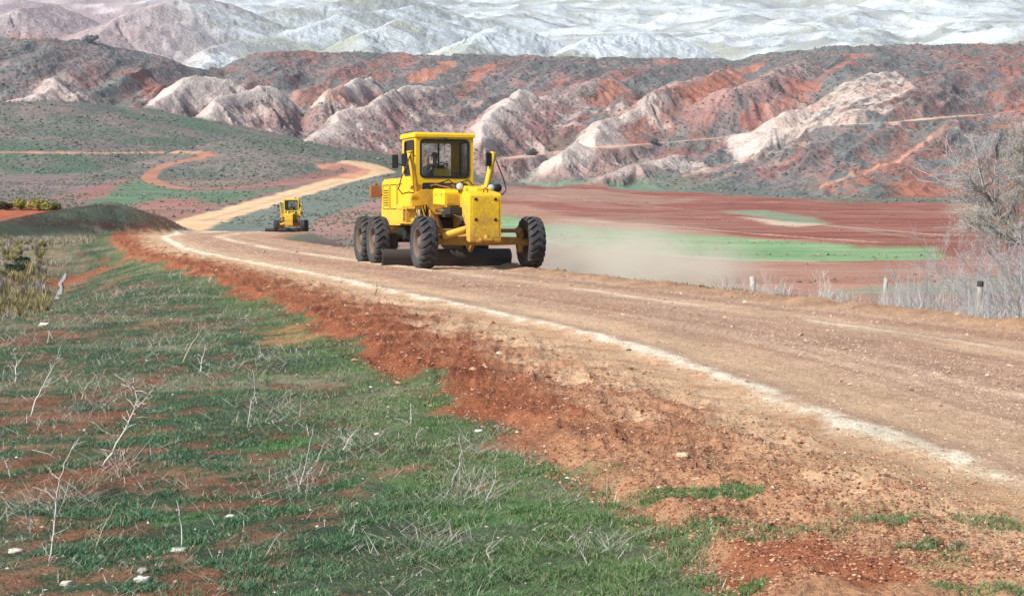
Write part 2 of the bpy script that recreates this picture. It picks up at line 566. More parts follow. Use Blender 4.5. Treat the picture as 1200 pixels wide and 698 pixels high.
def near_colour(X, Y):
    sh = X.shape
    yb = np.maximum(Y, 3.)
    xl, xw, xr = xleft(yb), xwhite(yb), xright(yb)
    q = X - xw
    wid = 1 + yb / 55
    # road surface
    col = C3(sh, GRAVEL)
    lane = fbm(q / .5, Y / 6, 101, 3)
    tex = fbm(X / .16, Y / .5, 103, 4)
    smooth_ = np.exp(-((q - .55) / .45) ** 2) + .9 * np.exp(-((q - 3.6) / .55) ** 2) + .5 * np.exp(-((q - 5.2) / .35) ** 2)
    col = lerp(col, BEIGE, np.clip(smooth_ * (.4 + .9 * lane), 0, 1))
    col = lerp(col, (.40, .225, .15), np.clip((lane - .46) * 2.6, 0, .65) * np.clip(1 - smooth_, 0, 1))
    strk = ridged(q / .17 + .6 * fbm(q / .6, Y / 7, 105, 2), Y / 11, 104, 3, .6)
    col = lerp(col, (.31, .20, .14), np.clip((strk - .60) * 2.4, 0, .5) * (1 - .5 * smooth_.clip(0, 1)))
    col = lerp(col, (.72, .56, .40), np.clip((.42 - strk) * 2.2, 0, .45))
    ln = np.exp(-((q - 3.55 - .25 * (lane - .5)) / (.11 * wid)) ** 2) * sstep(.38, .62, fbm(X / .8, Y / 4, 107, 3))
    col = lerp(col, PALE, .65 * ln)
    orange = sstep(xr - 1.3, xr - .3, X)
    col = lerp(col, (.42, .25, .15), orange * .7)
    col = lerp(col, (.24, .15, .10), orange * np.clip((fbm(X / .25, Y / .5, 106, 4) - .5) * 3, 0, .7))
    # soil between the pale line and the grass
    tt = np.clip((X - xl) / np.maximum(xw - xl, .2), 0, 1.3)
    e = tt + (fbm(X / .35, Y / .8, 111, 4) - .5) * .5 + (fbm(X / 1.3, Y / 3, 112, 2) - .5) * .3
    redness = 1 - sstep(.28, .74, e)
    drag = ridged(X / 1.0 + Y / .9, Y / .22 - X / 1.4, 115, 3)
    soil = lerp(C3(sh, BEIGE), (.47, .24, .13), np.clip((drag - .60) * 2.2 + (tex - .5), 0, .7))
    red = lerp(C3(sh, RED), REDDK, np.clip((fbm(X / .3, Y / .5, 117, 4) - .45) * 2.6, 0, 1))
    red = lerp(red, (.42, .205, .11), np.clip((fbm(X / .25, Y / .8, 119, 3) - .56) * 3.0, 0, .6))
    soil = lerp(soil, red, redness)
    near = 1 - sstep(7.5, 10.5, Y)
    soil = lerp(soil, (.54, .36, .215), near * .5)
    left = (q < 0).astype(float)
    col = col * (1 - left[..., None]) + soil * left[..., None]
    wl = np.exp(-((q + .26 * (fbm(X / .45, Y / .8, 121, 4, .6) - .5)) / (.084 * wid)) ** 2)
    wl2 = wl * (.28 + .95 * sstep(.34, .54, .6 * fbm(X / .10, Y / .22, 123, 3) + .4 * fbm(X / .6, Y / 1.6, 124, 2)))
    col = lerp(col, PALE, np.clip(wl2, 0, 1) * .92)
    # grass verge
    dl = xl - X
    edge = dl + (fbm(X / .5, Y / .7, 131, 4) - .5) * .7 * np.clip(Y / 9, .6, 1.6)
    g = sstep(-.05, .10, edge)
    pn = .70 * fbm(X / .26, Y / .22, 141, 6, .70) + .30 * fbm(X / 1.4, Y / 1.6, 143, 3)
    bias = .055 * np.clip(dl / 3, 0, 1) - .10 * np.exp(-(edge / .7) ** 2) + .045 * np.exp(-((Y - 5.6) / .9) ** 2) + .04 * sstep(0, -1.2, X) * sstep(11, 6, Y)
    bare = sstep(.51, .71, pn + bias + .05 * (fbm(X / .12, Y / .12, 155, 3) - .5))
    gcol = lerp(C3(sh, GREEN), GREEN2, np.clip(np.exp(-(edge / .8) ** 2) * 1.0 + (fbm(X / .5, Y / .7, 147, 3) - .5), 0, 1))
    gcol = lerp(gcol, DARKGREEN, np.clip((fbm(X / .4, Y / .4, 149, 4) - .45) * 2.4, 0, .8))
    gcol = lerp(gcol, DRY, np.clip((fbm(X / 1.1, Y / 1.1, 151, 4) - .55) * 3.0, 0, .5))
    scol = lerp(C3(sh, (.20, .088, .052)), (.27, .17, .11), np.clip((fbm(X / .4, Y / .5, 153, 4) - .4) * 2.2, 0, 1))
    gcol = lerp(gcol, scol, bare)
    col = lerp(col, gcol, g)
    grassy = g * (1 - bare)
    # far left: dry rough ground and the bush hollow
    dry = sstep(28, 36, Y) * sstep(2.2, 4.2, dl + 1.6 * sstep(60, 80, Y) + 1.2 * (fbm(X / 1.5, Y / 3, 165, 3) - .5))
    dc = lerp(C3(sh, (.25, .215, .135)), (.16, .10, .07), np.clip((fbm(X / 1.2, Y / 2, 161, 4) - .42) * 2.5, 0, 1))
    dc = lerp(dc, (.10, .15, .085), np.clip((fbm(X / 3, Y / 5, 163, 3) - .5) * 3, 0, .7))
    col = lerp(col, dc, dry)
    grassy = grassy * (1 - dry)
    # slope beyond the road edge
    out = sstep(.35, .8, X - xr)
    oc = lerp(C3(sh, (.26, .24, .19)), (.16, .19, .12), fbm(X / 2, Y / 2, 171, 3))
    col = lerp(col, oc, out)
    grassy = grassy * (1 - out)
    return col, grassy, g, dry


PATCH = [  # tufts and bare patches on the near road margin: photo point, half width, half depth, what
    (860, 577, 55, 9, 'g'), (795, 578, 40, 6, 'g'), (1085, 640, 45, 8, 'g'), (960, 625, 60, 10, 'd'), (820, 622, 50, 10, 'g'), (1040, 607, 60, 12, 'd'),
    (1130, 655, 60, 12, 'd'), (880, 615, 55, 10, 'd'), (920, 655, 95, 26, 'r'), (1010, 672, 60, 20, 'r'), (760, 575, 50, 8, 'd'), (1150, 610, 40, 10, 'd'),
    (88, 327, 12, 15, 'r'), (345, 398, 38, 9, 'o'), (330, 388, 26, 5, 'o'), (585, 600, 75, 16, 'b'), (520, 560, 60, 12, 'b'), (330, 520, 50, 9, 'b'), (690, 640, 60, 10, 'b'), (215, 610, 40, 8, 'b'), (1150, 690, 80, 10, 'd'), (880, 690, 30, 10, 'g'),
]


def paint():
    X, Y, Z = GX, GY, GZ
    sh = X.shape
    P = 600 + FPX * X / Y
    nr = int(np.searchsorted(rows, 300))
    col = C3(sh, (.3, .2, .15)); grassy = np.zeros(sh); isgrass = np.ones(sh); dry = np.zeros(sh)
    scrub = np.zeros(sh)
    full = (X, Y, P, col, grassy, scrub)
    X, Y, P = X[:nr], Y[:nr], P[:nr]
    col, grassy, isgrass[:nr], dry[:nr] = near_colour(X, Y)
    scrub = scrub[:nr]
    for px, py, hw, hh, what in PATCH:
        c = hit(px, py); rx = abs(hit(px + hw, py).x - c.x)
        ry = abs(hit(px, py - hh).y - hit(px, py + hh).y) / 2
        if np.hypot(X - c.x, Y - c.y).min() > 3 * rx:
            continue
        r = np.hypot((X - c.x) / rx, (Y - c.y) / ry) + (fbm(X / .18, Y / .25, int(px), 4) - .5) * 1.5
        f = 1 - sstep(.65, 1.05, r)
        tgt = {'g': (.075, .165, .06), 'd': (.25, .23, .11), 'r': RED, 'b': (.085, .18, .065), 'o': (.42, .22, .10)}[what]
        col = lerp(col, tgt, f * {'g': .85, 'd': .5, 'r': .85, 'o': .6, 'b': .75}[what])
        grassy = np.clip(np.maximum(grassy, f * {'g': .9, 'd': .45, 'r': 0, 'o': 0, 'b': .95}[what]) * (1 - f * (what in 'ro')), 0, 1)
    # bank
    bk = GI['bank'][:nr]
    bd = GI['bankd'][:nr]
    str_ = ridged((X - 1.5 * bd) / 1.5, (X + bd) / 9, 22, 3)
    bc = lerp(C3(X.shape, (.085, .108, .078)), (.085, .042, .035), np.clip((str_ - .54) * 3.4, 0, .95))
    bc = lerp(bc, (.20, .21, .15), np.clip((fbm(X / 1.5, Y / 4, 181, 4) - .52) * 3, 0, .8))
    bc = lerp(bc, (.22, .075, .045), sstep(150, 200, P + 25 * fbm(X / 2, Y / 5, 182, 2)) * .6)
    byc = np.interp(P, [b[0] for b in BANK], [b[2] for b in BANK])
    back = sstep(-.5, 3, Y - byc - 2 * fbm(X / 3, Y / 3, 184, 2)) * (1 - sstep(60, 110, P))
    bc = lerp(bc, (.34, .115, .060), np.clip(back * 1.4 * (.6 + .7 * fbm(X / 2, Y / 6, 183, 3)), 0, 1))
    col = lerp(col, bc, bk)
    scrub = np.maximum(scrub, bk * .35)
    grassy = grassy * (1 - bk)
    full[3][:nr] = col; full[4][:nr] = grassy; full[5][:nr] = scrub
    X, Y, P, col, grassy, scrub = full
    # ---------------- valley
    v = sstep(185, 192, Y) + 0.0
    right_near = sstep(1.2, 2.5, X - xright(np.minimum(np.maximum(Y, 3), 285))) * (Y > 50)
    v = np.maximum(v, right_near)
    Xw = X + (fbm(X / 14, Y / 14, 201, 3) - .5) * 5
    Yw = Y + (fbm(X / 22, Y / 22, 203, 3) - .5) * 3
    streak = fbm(X / 30 + Y / 200, Y / 6, 205, 4)
    wl = sstep(560, 440, P)
    vc = lerp(C3(sh, (.235, .082, .060)), (.32, .165, .13), np.clip((streak - .35) * 2 + 1.2 * (fbm(X / 40, Y / 1.6 + X / 60, 206, 3) - .5), 0, 1))
    vcl = lerp(C3(sh, (.21, .15, .135)), (.29, .19, .165), np.clip((fbm(X / 8 - Y / 40, Y / 24, 207, 4) - .35) * 2, 0, 1))
    vc = vc * (1 - wl[..., None]) + vcl * wl[..., None]
    SAGE = (.155, .20, .155); SAGEG = (.10, .185, .115)

    def field(poly, c, k=1.0, ymin=60, c2=None, soft=None):
        nonlocal vc
        W = hits(poly, ymin)
        i0 = max(int(np.searchsorted(rows, W[:, 1].min() - 12)), 0); i1 = int(np.searchsorted(rows, W[:, 1].max() + 12))
        if i1 <= i0:
            return
        xx, yy = Xw[i0:i1], Yw[i0:i1]
        wd = .5 + 1.3 * sstep(120, 300, yy)
        dist = line_dist(xx, yy, np.concatenate([W, W[:1]]))
        f = np.zeros(sh)
        f[i0:i1] = sstep(-1, 1, np.where(in_poly(xx, yy, W), dist, -dist) / wd) * k
        cc = C3(sh, c)
        if c2 is not None:
            cc = lerp(cc, c2, np.clip((fbm(X / 12, Y / 5, 210, 4) - .38) * 2.5, 0, 1))
        vc = vc * (1 - f[..., None]) + cc * f[..., None]

    # pinkish stubble nearest, then the green wheat, then red plough
    field([(560, 352), (560, 284), (740, 297), (900, 306), (1000, 307), (1100, 304), (1400, 312), (1400, 352)], (.40, .235, .175), .8, 60, (.33, .17, .13))
    field([(560, 238), (640, 262), (760, 270), (900, 281), (1030, 288), (1110, 294), (1100, 304), (980, 306), (860, 306), (740, 298), (640, 287), (560, 278)], (.175, .30, .15), 1, 90, (.25, .36, .195))
    field([(950, 341), (1040, 336), (1150, 326), (1300, 320), (1300, 345), (950, 345)], (.23, .27, .19), .7, 60)
    field([(560, 238), (640, 262), (900, 281), (1030, 287), (900, 279), (700, 258), (620, 240)], (.45, .30, .21), .5, 90)
    field([(850, 247), (900, 246), (965, 255), (962, 264), (925, 263), (890, 254)], (.20, .30, .20), .8, 120)
    field([(870, 254), (940, 261), (962, 263), (930, 266), (870, 257)], (.62, .50, .38), .75, 120)
    field([(560, 214), (590, 216), (700, 222), (820, 235), (760, 240), (640, 236), (560, 228)], (.36, .26, .20), .5, 200)
    field([(560, 236), (600, 236), (690, 244), (800, 246), (720, 240), (600, 226), (560, 224)], (.36, .20, .16), .6, 150)
    field([(1105, 245), (1120, 238), (1160, 240), (1160, 256), (1120, 252)], (.33, .27, .22), .6, 150)
    field([(560, 200), (600, 205), (700, 214), (830, 226), (1000, 228), (1140, 236), (1400, 236), (1400, 190), (560, 160)], SAGE, 1, 250, SAGEG)
    # left of the far road
    field([(-300, 240), (-300, 186), (0, 184), (120, 182), (215, 183), (176, 204), (150, 214), (110, 228), (0, 236)], (.185, .145, .145), 1, 215, (.24, .175, .165))
    field([(60, 232), (110, 218), (150, 205), (166, 207), (140, 222), (110, 236)], (.31, .145, .125), .8, 215)
    field([(95, 245), (140, 214), (178, 203), (186, 216), (225, 224), (300, 224), (340, 220), (250, 240), (200, 232), (130, 246)], (.11, .185, .115), 1, 215, (.155, .20, .135))
    field([(140, 246), (180, 233), (225, 232), (256, 238), (215, 258), (205, 266)], (.33, .165, .135), .9, 215, (.28, .16, .13))
    field([(205, 270), (300, 240), (400, 214), (452, 205), (452, 232), (420, 240), (385, 255), (360, 275)], (.145, .185, .155), 1, 215, (.20, .205, .18))
    field([(352, 275), (378, 255), (425, 238), (446, 226), (470, 232), (560, 240), (560, 275)], (.33, .19, .165), .95, 215, (.27, .17, .15))
    # hills A, B: green-grey
    hv = GI['hillab'] * (Y > 430)
    hc = lerp(C3(sh, (.135, .155, .130)), (.245, .19, .175), np.clip((fbm(X / 14 + Y / 60, Y / 9, 221, 5, .65) - .40) * 3.0, 0, 1))
    hc = lerp(hc, (.085, .15, .095), np.clip((fbm(X / 25, Y / 30, 223, 3) - .5) * 3, 0, .8))
    vc = lerp(vc, hc, hv)
    scrub = np.where(Y > 185, np.clip(.25 + .42 * hv, 0, 1) * (P < 560) + .05 * (P >= 560), scrub)
    # ---------------- hills
    t = GI['t']; wt = GI['white']; spur = GI['spur']
    hill = sstep(-.02, .05, t) * (Y > 430)
    hill = np.maximum(hill, np.clip(spur * 1.5, 0, 1) * (Y > 430)) * (1 - hv)
    k = 5
    conv = GZ - .25 * (np.roll(GZ, k, 0) + np.roll(GZ, -k, 0) + np.roll(GZ, 2 * k, 1) + np.roll(GZ, -2 * k, 1))
    g = X - .42 * (Y - 700)
    band = fbm(g / 26 + .6 * fbm(X / 50, Y / 50, 231, 3), Y / 190, 233, 5, .6)
    blot = fbm(X / 13, Y / 22, 235, 5, .62)
    pr = sstep(430, 560, P)
    fine = fbm(X / 4.5, Y / 8, 236, 4, .65)
    ec = lerp(C3(sh, (.165, .172, .172)), (.28, .19, .19), np.clip((blot - .36) * 2.2 + (fine - .5) * 1.6, 0, 1))
    redm = sstep(.47, .74, .52 * band + .28 * blot + .20 * fine + .05 * sstep(820, 1010, P) * 1.0 - .05 * sstep(420, 240, P) - .03 * sstep(.6, .95, t) + .10 * np.exp(-((t - .42) / .3) ** 2) * .7)
    ec = lerp(ec, (.32, .122, .088), redm * .85)
    lowred = sstep(.50, .12, t) * sstep(930, 1010, P) * sstep(.40, .52, blot)
    ec = lerp(ec, (.40, .155, .10), lowred * .8)
    pink = sstep(.42, .1, t) * sstep(.42, .58, fbm(X / 20, Y / 20, 241, 4)) * sstep(1000, 880, P) * sstep(560, 690, Y)
    ec = lerp(ec, (.42, .29, .25), pink * .6)
    pinks = np.clip(spur, 0, 1) * (.35 + .5 * sstep(.42, .6, blot))
    pn_ = np.where((P > 900) & (Y < 720), .25, 1.0)
    ec = lerp(ec, (.36, .215, .20), np.clip(pinks, 0, .7) * pn_)
    whm = np.clip(wt * 1.5, 0, 1) * sstep(.40, .58, .6 * blot + .4 * fine + .14 * np.clip(conv, -1, 1) + .15 * wt)
    ec = lerp(ec, (.545, .475, .435), np.clip(whm, 0, .85))
    patchy = sstep(.61, .70, fbm(X / 9, Y / 11, 243, 4)) * sstep(.75, .2, t)
    ec = lerp(ec, (.62, .55, .50), patchy * .55 * (Y > 640))
    # beyond the crest
    footg = sstep(.20, .02, t + .25 * (fbm(X / 25, Y / 25, 245, 3) - .5)) * sstep(560, 640, P) * (1 - spur)
    ec = lerp(ec, (.15, .195, .155), footg * .8)
    vegf = np.clip(.74 - .55 * whm - .25 * redm + .25 * (t > .75), 0, 1)
    sf = sstep(1000, 1120, Y)
    pale = lerp(C3(sh, (.44, .50, .54)), (.60, .665, .70), fbm(X / 60, Y / 60, 251, 4))
    gb = fbm(X / 190 + Y / 500, Y / 65, 253, 5, .6)
    pale = lerp(pale, (.25, .275, .26), np.clip((gb - .49) * 5, 0, .85))
    pale = lerp(pale, (.34, .36, .30), np.clip((fbm(X / 45, Y / 30, 254, 5, .65) - .52) * 5, 0, .8))
    pale = lerp(pale, (.30, .31, .28), np.clip(-conv * .16 - .04, 0, .7))
    pleft = sstep(330, 60, P + 130 * (fbm(X / 120, Y / 120, 255, 3) - .5))
    pinkf = lerp(C3(sh, (.31, .24, .255)), (.56, .50, .50), np.clip((fbm(X / 34, Y / 50, 257, 5) - .42) * 3.2, 0, 1))
    pale = lerp(pale, pinkf, np.clip(pleft * 1.2, 0, 1))
    pale = lerp(pale, (.37, .30, .30), np.clip(sstep(.2, .6, spur) * (1 - wt) * pleft, 0, .8))
    cr = sstep(.97, 1.02, t) * (1 - sf)
    ec = lerp(ec, (.30, .26, .22), cr * .5)
    ec = lerp(ec, pale, sf)
    vegf = np.where(Y > 1060, .20 + .28 * pleft - .1 * (1 - pleft), vegf)
    vc = lerp(vc, ec, hill)
    scrub = np.where(hill > .5, vegf, scrub)
    BL = [(882, 157), (905, 144), (925, 133), (967, 110), (1005, 93), (1038, 83.5), (1060, 92), (1074, 106), (1045, 116), (1040, 138), (1000, 145), (950, 149)]
    save = vc.copy()
    field(BL, (.62, .54, .48), .85, 500, (.46, .30, .25))
    keepn = sstep(.36, .52, fine * .5 + blot * .5)[..., None]
    vc = save * (1 - keepn) + vc * keepn
    # ---------------- tracks over the land
    track = np.zeros(sh)

    def bench(pts, half, ymin):
        """a level track cut into the slope along a line"""
        dense = [pts[0]]
        for a, b in zip(pts, pts[1:]):
            n = max(1, int(math.hypot(b[0] - a[0], b[1] - a[1]) / 9))
            dense += [(a[0] + (b[0] - a[0]) * i / n, a[1] + (b[1] - a[1]) * i / n) for i in range(1, n + 1)]
        H = np.array([tuple(hit(a, b, ymin)) for a, b in dense])
        k = np.ones(7) / 7
        Hs = np.stack([np.convolve(np.pad(H[:, c], 3, mode='edge'), k, 'valid') for c in range(3)], 1)
        bx = (X > Hs[:, 0].min() - 15) & (X < Hs[:, 0].max() + 15) & (Y > Hs[:, 1].min() - 15) & (Y < Hs[:, 1].max() + 15)
        xx, yy = X[bx], Y[bx]
        best = np.full(xx.shape, 1e9); zl = np.zeros(xx.shape)
        for a, b in zip(Hs, Hs[1:]):
            dx, dy = b[0] - a[0], b[1] - a[1]
            t_ = np.clip(((xx - a[0]) * dx + (yy - a[1]) * dy) / (dx * dx + dy * dy + 1e-9), 0, 1)
            d = np.hypot(xx - a[0] - t_ * dx, yy - a[1] - t_ * dy)
            zl = np.where(d < best, a[2] + t_ * (b[2] - a[2]), zl); best = np.minimum(best, d)
        f = 1 - sstep(half, half * 3.2, best)
        GZ[bx] = GZ[bx] * (1 - f) + zl * f
        return Hs

    def stroke(pts, half, c, k=1.0, ymin=215, far=False, istrack=True, wob=.5, line=None):
        nonlocal vc, track
        dense = [pts[0]]
        for a, b in zip(pts, pts[1:]):
            n = max(1, int(math.hypot(b[0] - a[0], b[1] - a[1]) / 9))
            dense += [(a[0] + (b[0] - a[0]) * i / n, a[1] + (b[1] - a[1]) * i / n) for i in range(1, n + 1)]
        W = hits(dense, ymin) if line is None else line
        bx = (X > W[:, 0].min() - 25) & (X < W[:, 0].max() + 25) & (Y > W[:, 1].min() - 25) & (Y < W[:, 1].max() + 25)
        d = np.full(int(bx.sum()), 1e9)
        for a, b in zip(W, W[1:]):
            if math.hypot(*(a - b)) < 45:
                d = np.minimum(d, line_dist(X[bx], Y[bx], [a, b]))
        d = d + (fbm(X[bx] / 5, Y[bx] / 5, 261, 3) - .5) * half * wob
        f = (1 - sstep(half * .75, half * 1.15, d)) * k
        s = vc[bx]
        vc[bx] = s * (1 - f[:, None]) + np.array(c) * f[:, None]
        scrub[bx] = scrub[bx] * (1 - f)
        if istrack:
            tb = track[bx]; track[bx] = np.maximum(tb, f * (k > .6))

    stroke([(214, 269), (240, 257), (290, 243), (345, 227), (400, 211), (430, 203), (445, 198), (440, 195), (415, 194)], 4.6, (.66, .46, .28), 1)
    stroke([(238, 259), (290, 244), (345, 228), (400, 212)], .9, (.48, .33, .22), .6, istrack=False)
    stroke([(402, 208), (418, 203), (423, 198), (405, 195), (385, 196)], 3.5, (.50, .24, .15), .9)
    stroke([(-60, 178), (0, 178.5), (120, 179.5), (200, 178.5), (240, 179)], 1.6, (.50, .29, .19), .85, wob=.3)
    stroke([(240, 179), (246, 182), (225, 187), (200, 192), (180, 200), (173, 208), (184, 215), (205, 220)], 2.3, (.40, .18, .12), .85)
    stroke([(200, 219), (225, 222), (270, 220), (330, 216), (390, 208)], 2.2, (.40, .19, .13), .85)
    stroke([(300, 218), (345, 212), (385, 204), (410, 197)], 4.0, (.30, .15, .14), .7, istrack=False)
    LONG = [(585, 187), (640, 179), (700, 173), (760, 168), (800, 166), (850, 160), (890, 155), (930, 150), (1000, 146), (1040, 144), (1100, 138), (1200, 130), (1300, 122)]
    cut = bench(LONG, 3.0, 400)
    stroke([(585, 187), (640, 179), (700, 173), (760, 168), (800, 166), (850, 160), (890, 155), (930, 150), (1000, 146), (1040, 144), (1100, 138), (1200, 130), (1300, 122)], 4.2, (.56, .37, .26), .9, 400, wob=.3, line=cut[:, :2])
    stroke([(900, 152), (1060, 141)], 4.0, (.66, .58, .50), .6, 400, istrack=False, line=cut[33:52, :2])
    stroke([(965, 217), (1010, 202), (1053, 188), (1085, 166), (1112, 147)], 1.5, (.48, .25, .17), .7, 400)
    stroke([(800, 207), (850, 195), (900, 180), (945, 168)], 1.6, (.47, .33, .26), .55, 400, istrack=False)
    stroke([(830, 212), (880, 198), (930, 188)], 1.4, (.47, .33, .26), .45, 400, istrack=False)
    stroke([(882, 150), (905, 128), (940, 105), (975, 82), (1007, 64)], 6, (.36, .13, .085), .65, 500, istrack=False, wob=2)
    stroke([(800, 113), (840, 96), (890, 76)], 5, (.42, .15, .085), .6, 500, istrack=False, wob=2)
    stroke([(476, 102), (500, 90), (525, 76)], 5, (.43, .17, .10), .7, 500, istrack=False, wob=2)
    stroke([(540, 115), (560, 88), (580, 74)], 3.5, (.42, .17, .10), .5, 500, istrack=False, wob=2)
    stroke([(700, 122), (712, 108), (725, 100)], 6, (.44, .17, .10), .6, 500, istrack=False, wob=2)
    stroke([(345, 120), (375, 108), (405, 112)], 6, (.44, .20, .14), .6, 500, istrack=False, wob=2)
    stroke([(162, 88), (178, 98), (190, 108)], 8, (.36, .14, .10), .7, 500, istrack=False, wob=2)
    stroke([(104, 126), (130, 116), (150, 122)], 8, (.10, .12, .115), .7, 500, istrack=False, wob=2)
    stroke([(990, 128), (1030, 123), (1060, 116), (1080, 110)], 2.6, (.16, .09, .075), .75, 500, istrack=False, wob=1)  # not a track: shade of the bluff's overhang, painted as a dark stroke
    stroke([(0, 44), (30, 44), (75, 46)], 4, (.40, .19, .13), .7, 500, istrack=False)
    stroke([(660, 257), (760, 263), (900, 275), (1030, 284)], .8, (.50, .36, .27), .7, 90, istrack=False, wob=.3)
    stroke([(640, 283), (700, 291), (760, 297), (860, 304), (950, 306)], .8, (.56, .50, .36), .8, 60, istrack=False, wob=.3)
    for line, wd, cc, kk in (([(590, 222), (700, 236), (820, 247), (960, 258)], 1.0, (.36, .27, .21), .55), ([(620, 246), (760, 252), (880, 258)], .9, (.40, .25, .20), .5),
                             ([(900, 236), (1000, 243), (1120, 247)], 1.6, (.34, .19, .15), .5), ([(700, 228), (850, 238), (1000, 250), (1130, 258)], 1.2, (.19, .065, .05), .5),
                             ([(850, 316), (960, 318), (1100, 315)], .7, (.27, .27, .20), .6), ([(640, 306), (780, 318), (930, 326)], .6, (.30, .28, .20), .5),
                             ([(1000, 268), (1080, 280), (1130, 284)], .8, (.30, .28, .22), .5)):
        stroke(line, wd, cc, kk, 70, istrack=False, wob=1.2)
    stroke([(965, 264), (1040, 270), (1110, 276)], .9, (.48, .33, .27), .7, 90, istrack=False, wob=.3)
    col = col * (1 - v[..., None]) + vc * v[..., None]
    return np.clip(col, .01, .92), np.clip(scrub, 0, 1), grassy * (1 - v), track, isgrass, v, hill, hv, dry


TINT, SCRUB, GRASSY, TRACK, ISGRASS, ISVAL, ISHILL, HV, ISDRY = paint()
print('painted', flush=True)

M_NEAR = land_mat('soil_and_turf', .9, 9, 55, .24, 4.0, (.06, .07, .045), .05, 26)
M_ROAD = land_mat('road_gravel', .8, 11, 70, .26, 14.0, (.17, .085, .05), .045, 34)
M_VALLEY = land_mat('ploughed_field', .05, .35, 1.6, .20, .55, (.085, .095, .075), .35, .9, (.5, 1.5, 1))
M_HILL = land_mat('badland_slope', .03, .22, 1.1, .20, .46, (.080, .098, .098), 1.5, .5)
M_FARHILL = land_mat('pale_badland', .012, .09, .4, .13, .16, (.16, .165, .15), 3.5, .18)


def grid_faces(mask):
    R, Cn = GX.shape
    idx = np.arange(R * Cn).reshape(R, Cn)
    a = idx[:-1, :-1][mask]; b = idx[:-1, 1:][mask]; c = idx[1:, 1:][mask]; d = idx[1:, :-1][mask]
    return np.stack([a, b, c, d], 1)


def mesh_np(name, V, Fq, mat=None, attrs=None, smooth=True):
    me = bpy.data.meshes.new(name)
    me.vertices.add(len(V))
    me.vertices.foreach_set('co', np.ascontiguousarray(V, np.float32).ravel())
    k = Fq.shape[1]
    me.loops.add(Fq.size)
    me.loops.foreach_set('vertex_index', Fq.ravel().astype(np.int32))
    me.polygons.add(len(Fq))
    me.polygons.foreach_set('loop_start', np.arange(0, Fq.size, k, dtype=np.int32))
    me.polygons.foreach_set('use_smooth', np.full(len(Fq), smooth))
    me.update(calc_edges=True)
    for an, val in (attrs or {}).items():
        if val.ndim == 2:
            at = me.attributes.new(an, 'FLOAT_COLOR', 'POINT')
            at.data.foreach_set('color', np.concatenate([val, np.ones((len(val), 1))], 1).astype(np.float32).ravel())
        else:
            at = me.attributes.new(an, 'FLOAT', 'POINT')
            at.data.foreach_set('value', val.astype(np.float32))
    if mat:
        me.materials.append(mat)
    o = bpy.data.objects.new(name, me)
    COL.objects.link(o)
    return o


def tag(o, label, cat=None, group=None, kind=None):
    o['label'] = label
    if cat: o['category'] = cat
    if group: o['group'] = group
    if kind: o['kind'] = kind
    return o


def cell(a):
    return .25 * (a[:-1, :-1] + a[1:, :-1] + a[:-1, 1:] + a[1:, 1:])


def land_piece(name, mask, mat, label, cat):
    F = grid_faces(mask)
    if not len(F):
        return None
    u, inv = np.unique(F.ravel(), return_inverse=True)
    V = np.stack([GX.ravel()[u], GY.ravel()[u], GZ.ravel()[u]], 1)
    o = mesh_np(name, V, inv.reshape(F.shape), mat, {'tint': TINT.reshape(-1, 3)[u], 'scrub': SCRUB.ravel()[u]})
    return tag(o, label, cat, kind='structure')


cY = cell(GY); cX = cell(GX)
c_val = cell(ISVAL) > .5
c_hill = (cell(ISHILL) > .5) & c_val
c_far = c_hill & (cY > 1075)
c_track = (cell(TRACK) > .5) & c_val & ~c_far
c_hv = (cell(HV) > .5) & c_val & ~c_hill
c_road = (cell(ISGRASS) < .5) & (cX > cell(xleft(np.maximum(GY, 3))) - 1.5) & (cX < cell(xright(np.maximum(GY, 3))) + .5) & ~c_val & (cell(GI['bank']) < .5) & (cY < 192)
c_bank = (cell(GI['bank']) > .5) & ~c_val & ~c_road
land_piece('ground', ~c_val & ~c_road & ~c_bank, M_NEAR, 'patchy green turf and red earth sloping down beside the road', 'ground')
land_piece('road', c_road, M_ROAD, 'graded gravel road with red soil margin curving over the rise', 'road')
land_piece('embankment_terrain', c_bank, M_NEAR, 'dark grassy bank with red earth behind it left of the road', 'bank')
land_piece('field', c_val & ~c_hill & ~c_track & ~c_hv, M_VALLEY, 'valley floor of red ploughed fields and a pale green crop strip', 'field')
land_piece('path', c_track, M_VALLEY, 'pale and red dirt tracks winding up through the valley', 'dirt track')
land_piece('green_hill', c_hv & ~c_track, M_HILL, 'low grey-green hills on the left side of the valley', 'hill')
land_piece('hills', c_hill & ~c_far & ~c_track, M_HILL, 'eroded red, grey and white badland slopes behind the valley', 'hill')
land_piece('distant_hills', c_far, M_FARHILL, 'white chalky hills filling the top of the view', 'hill')
print('land meshes', flush=True)
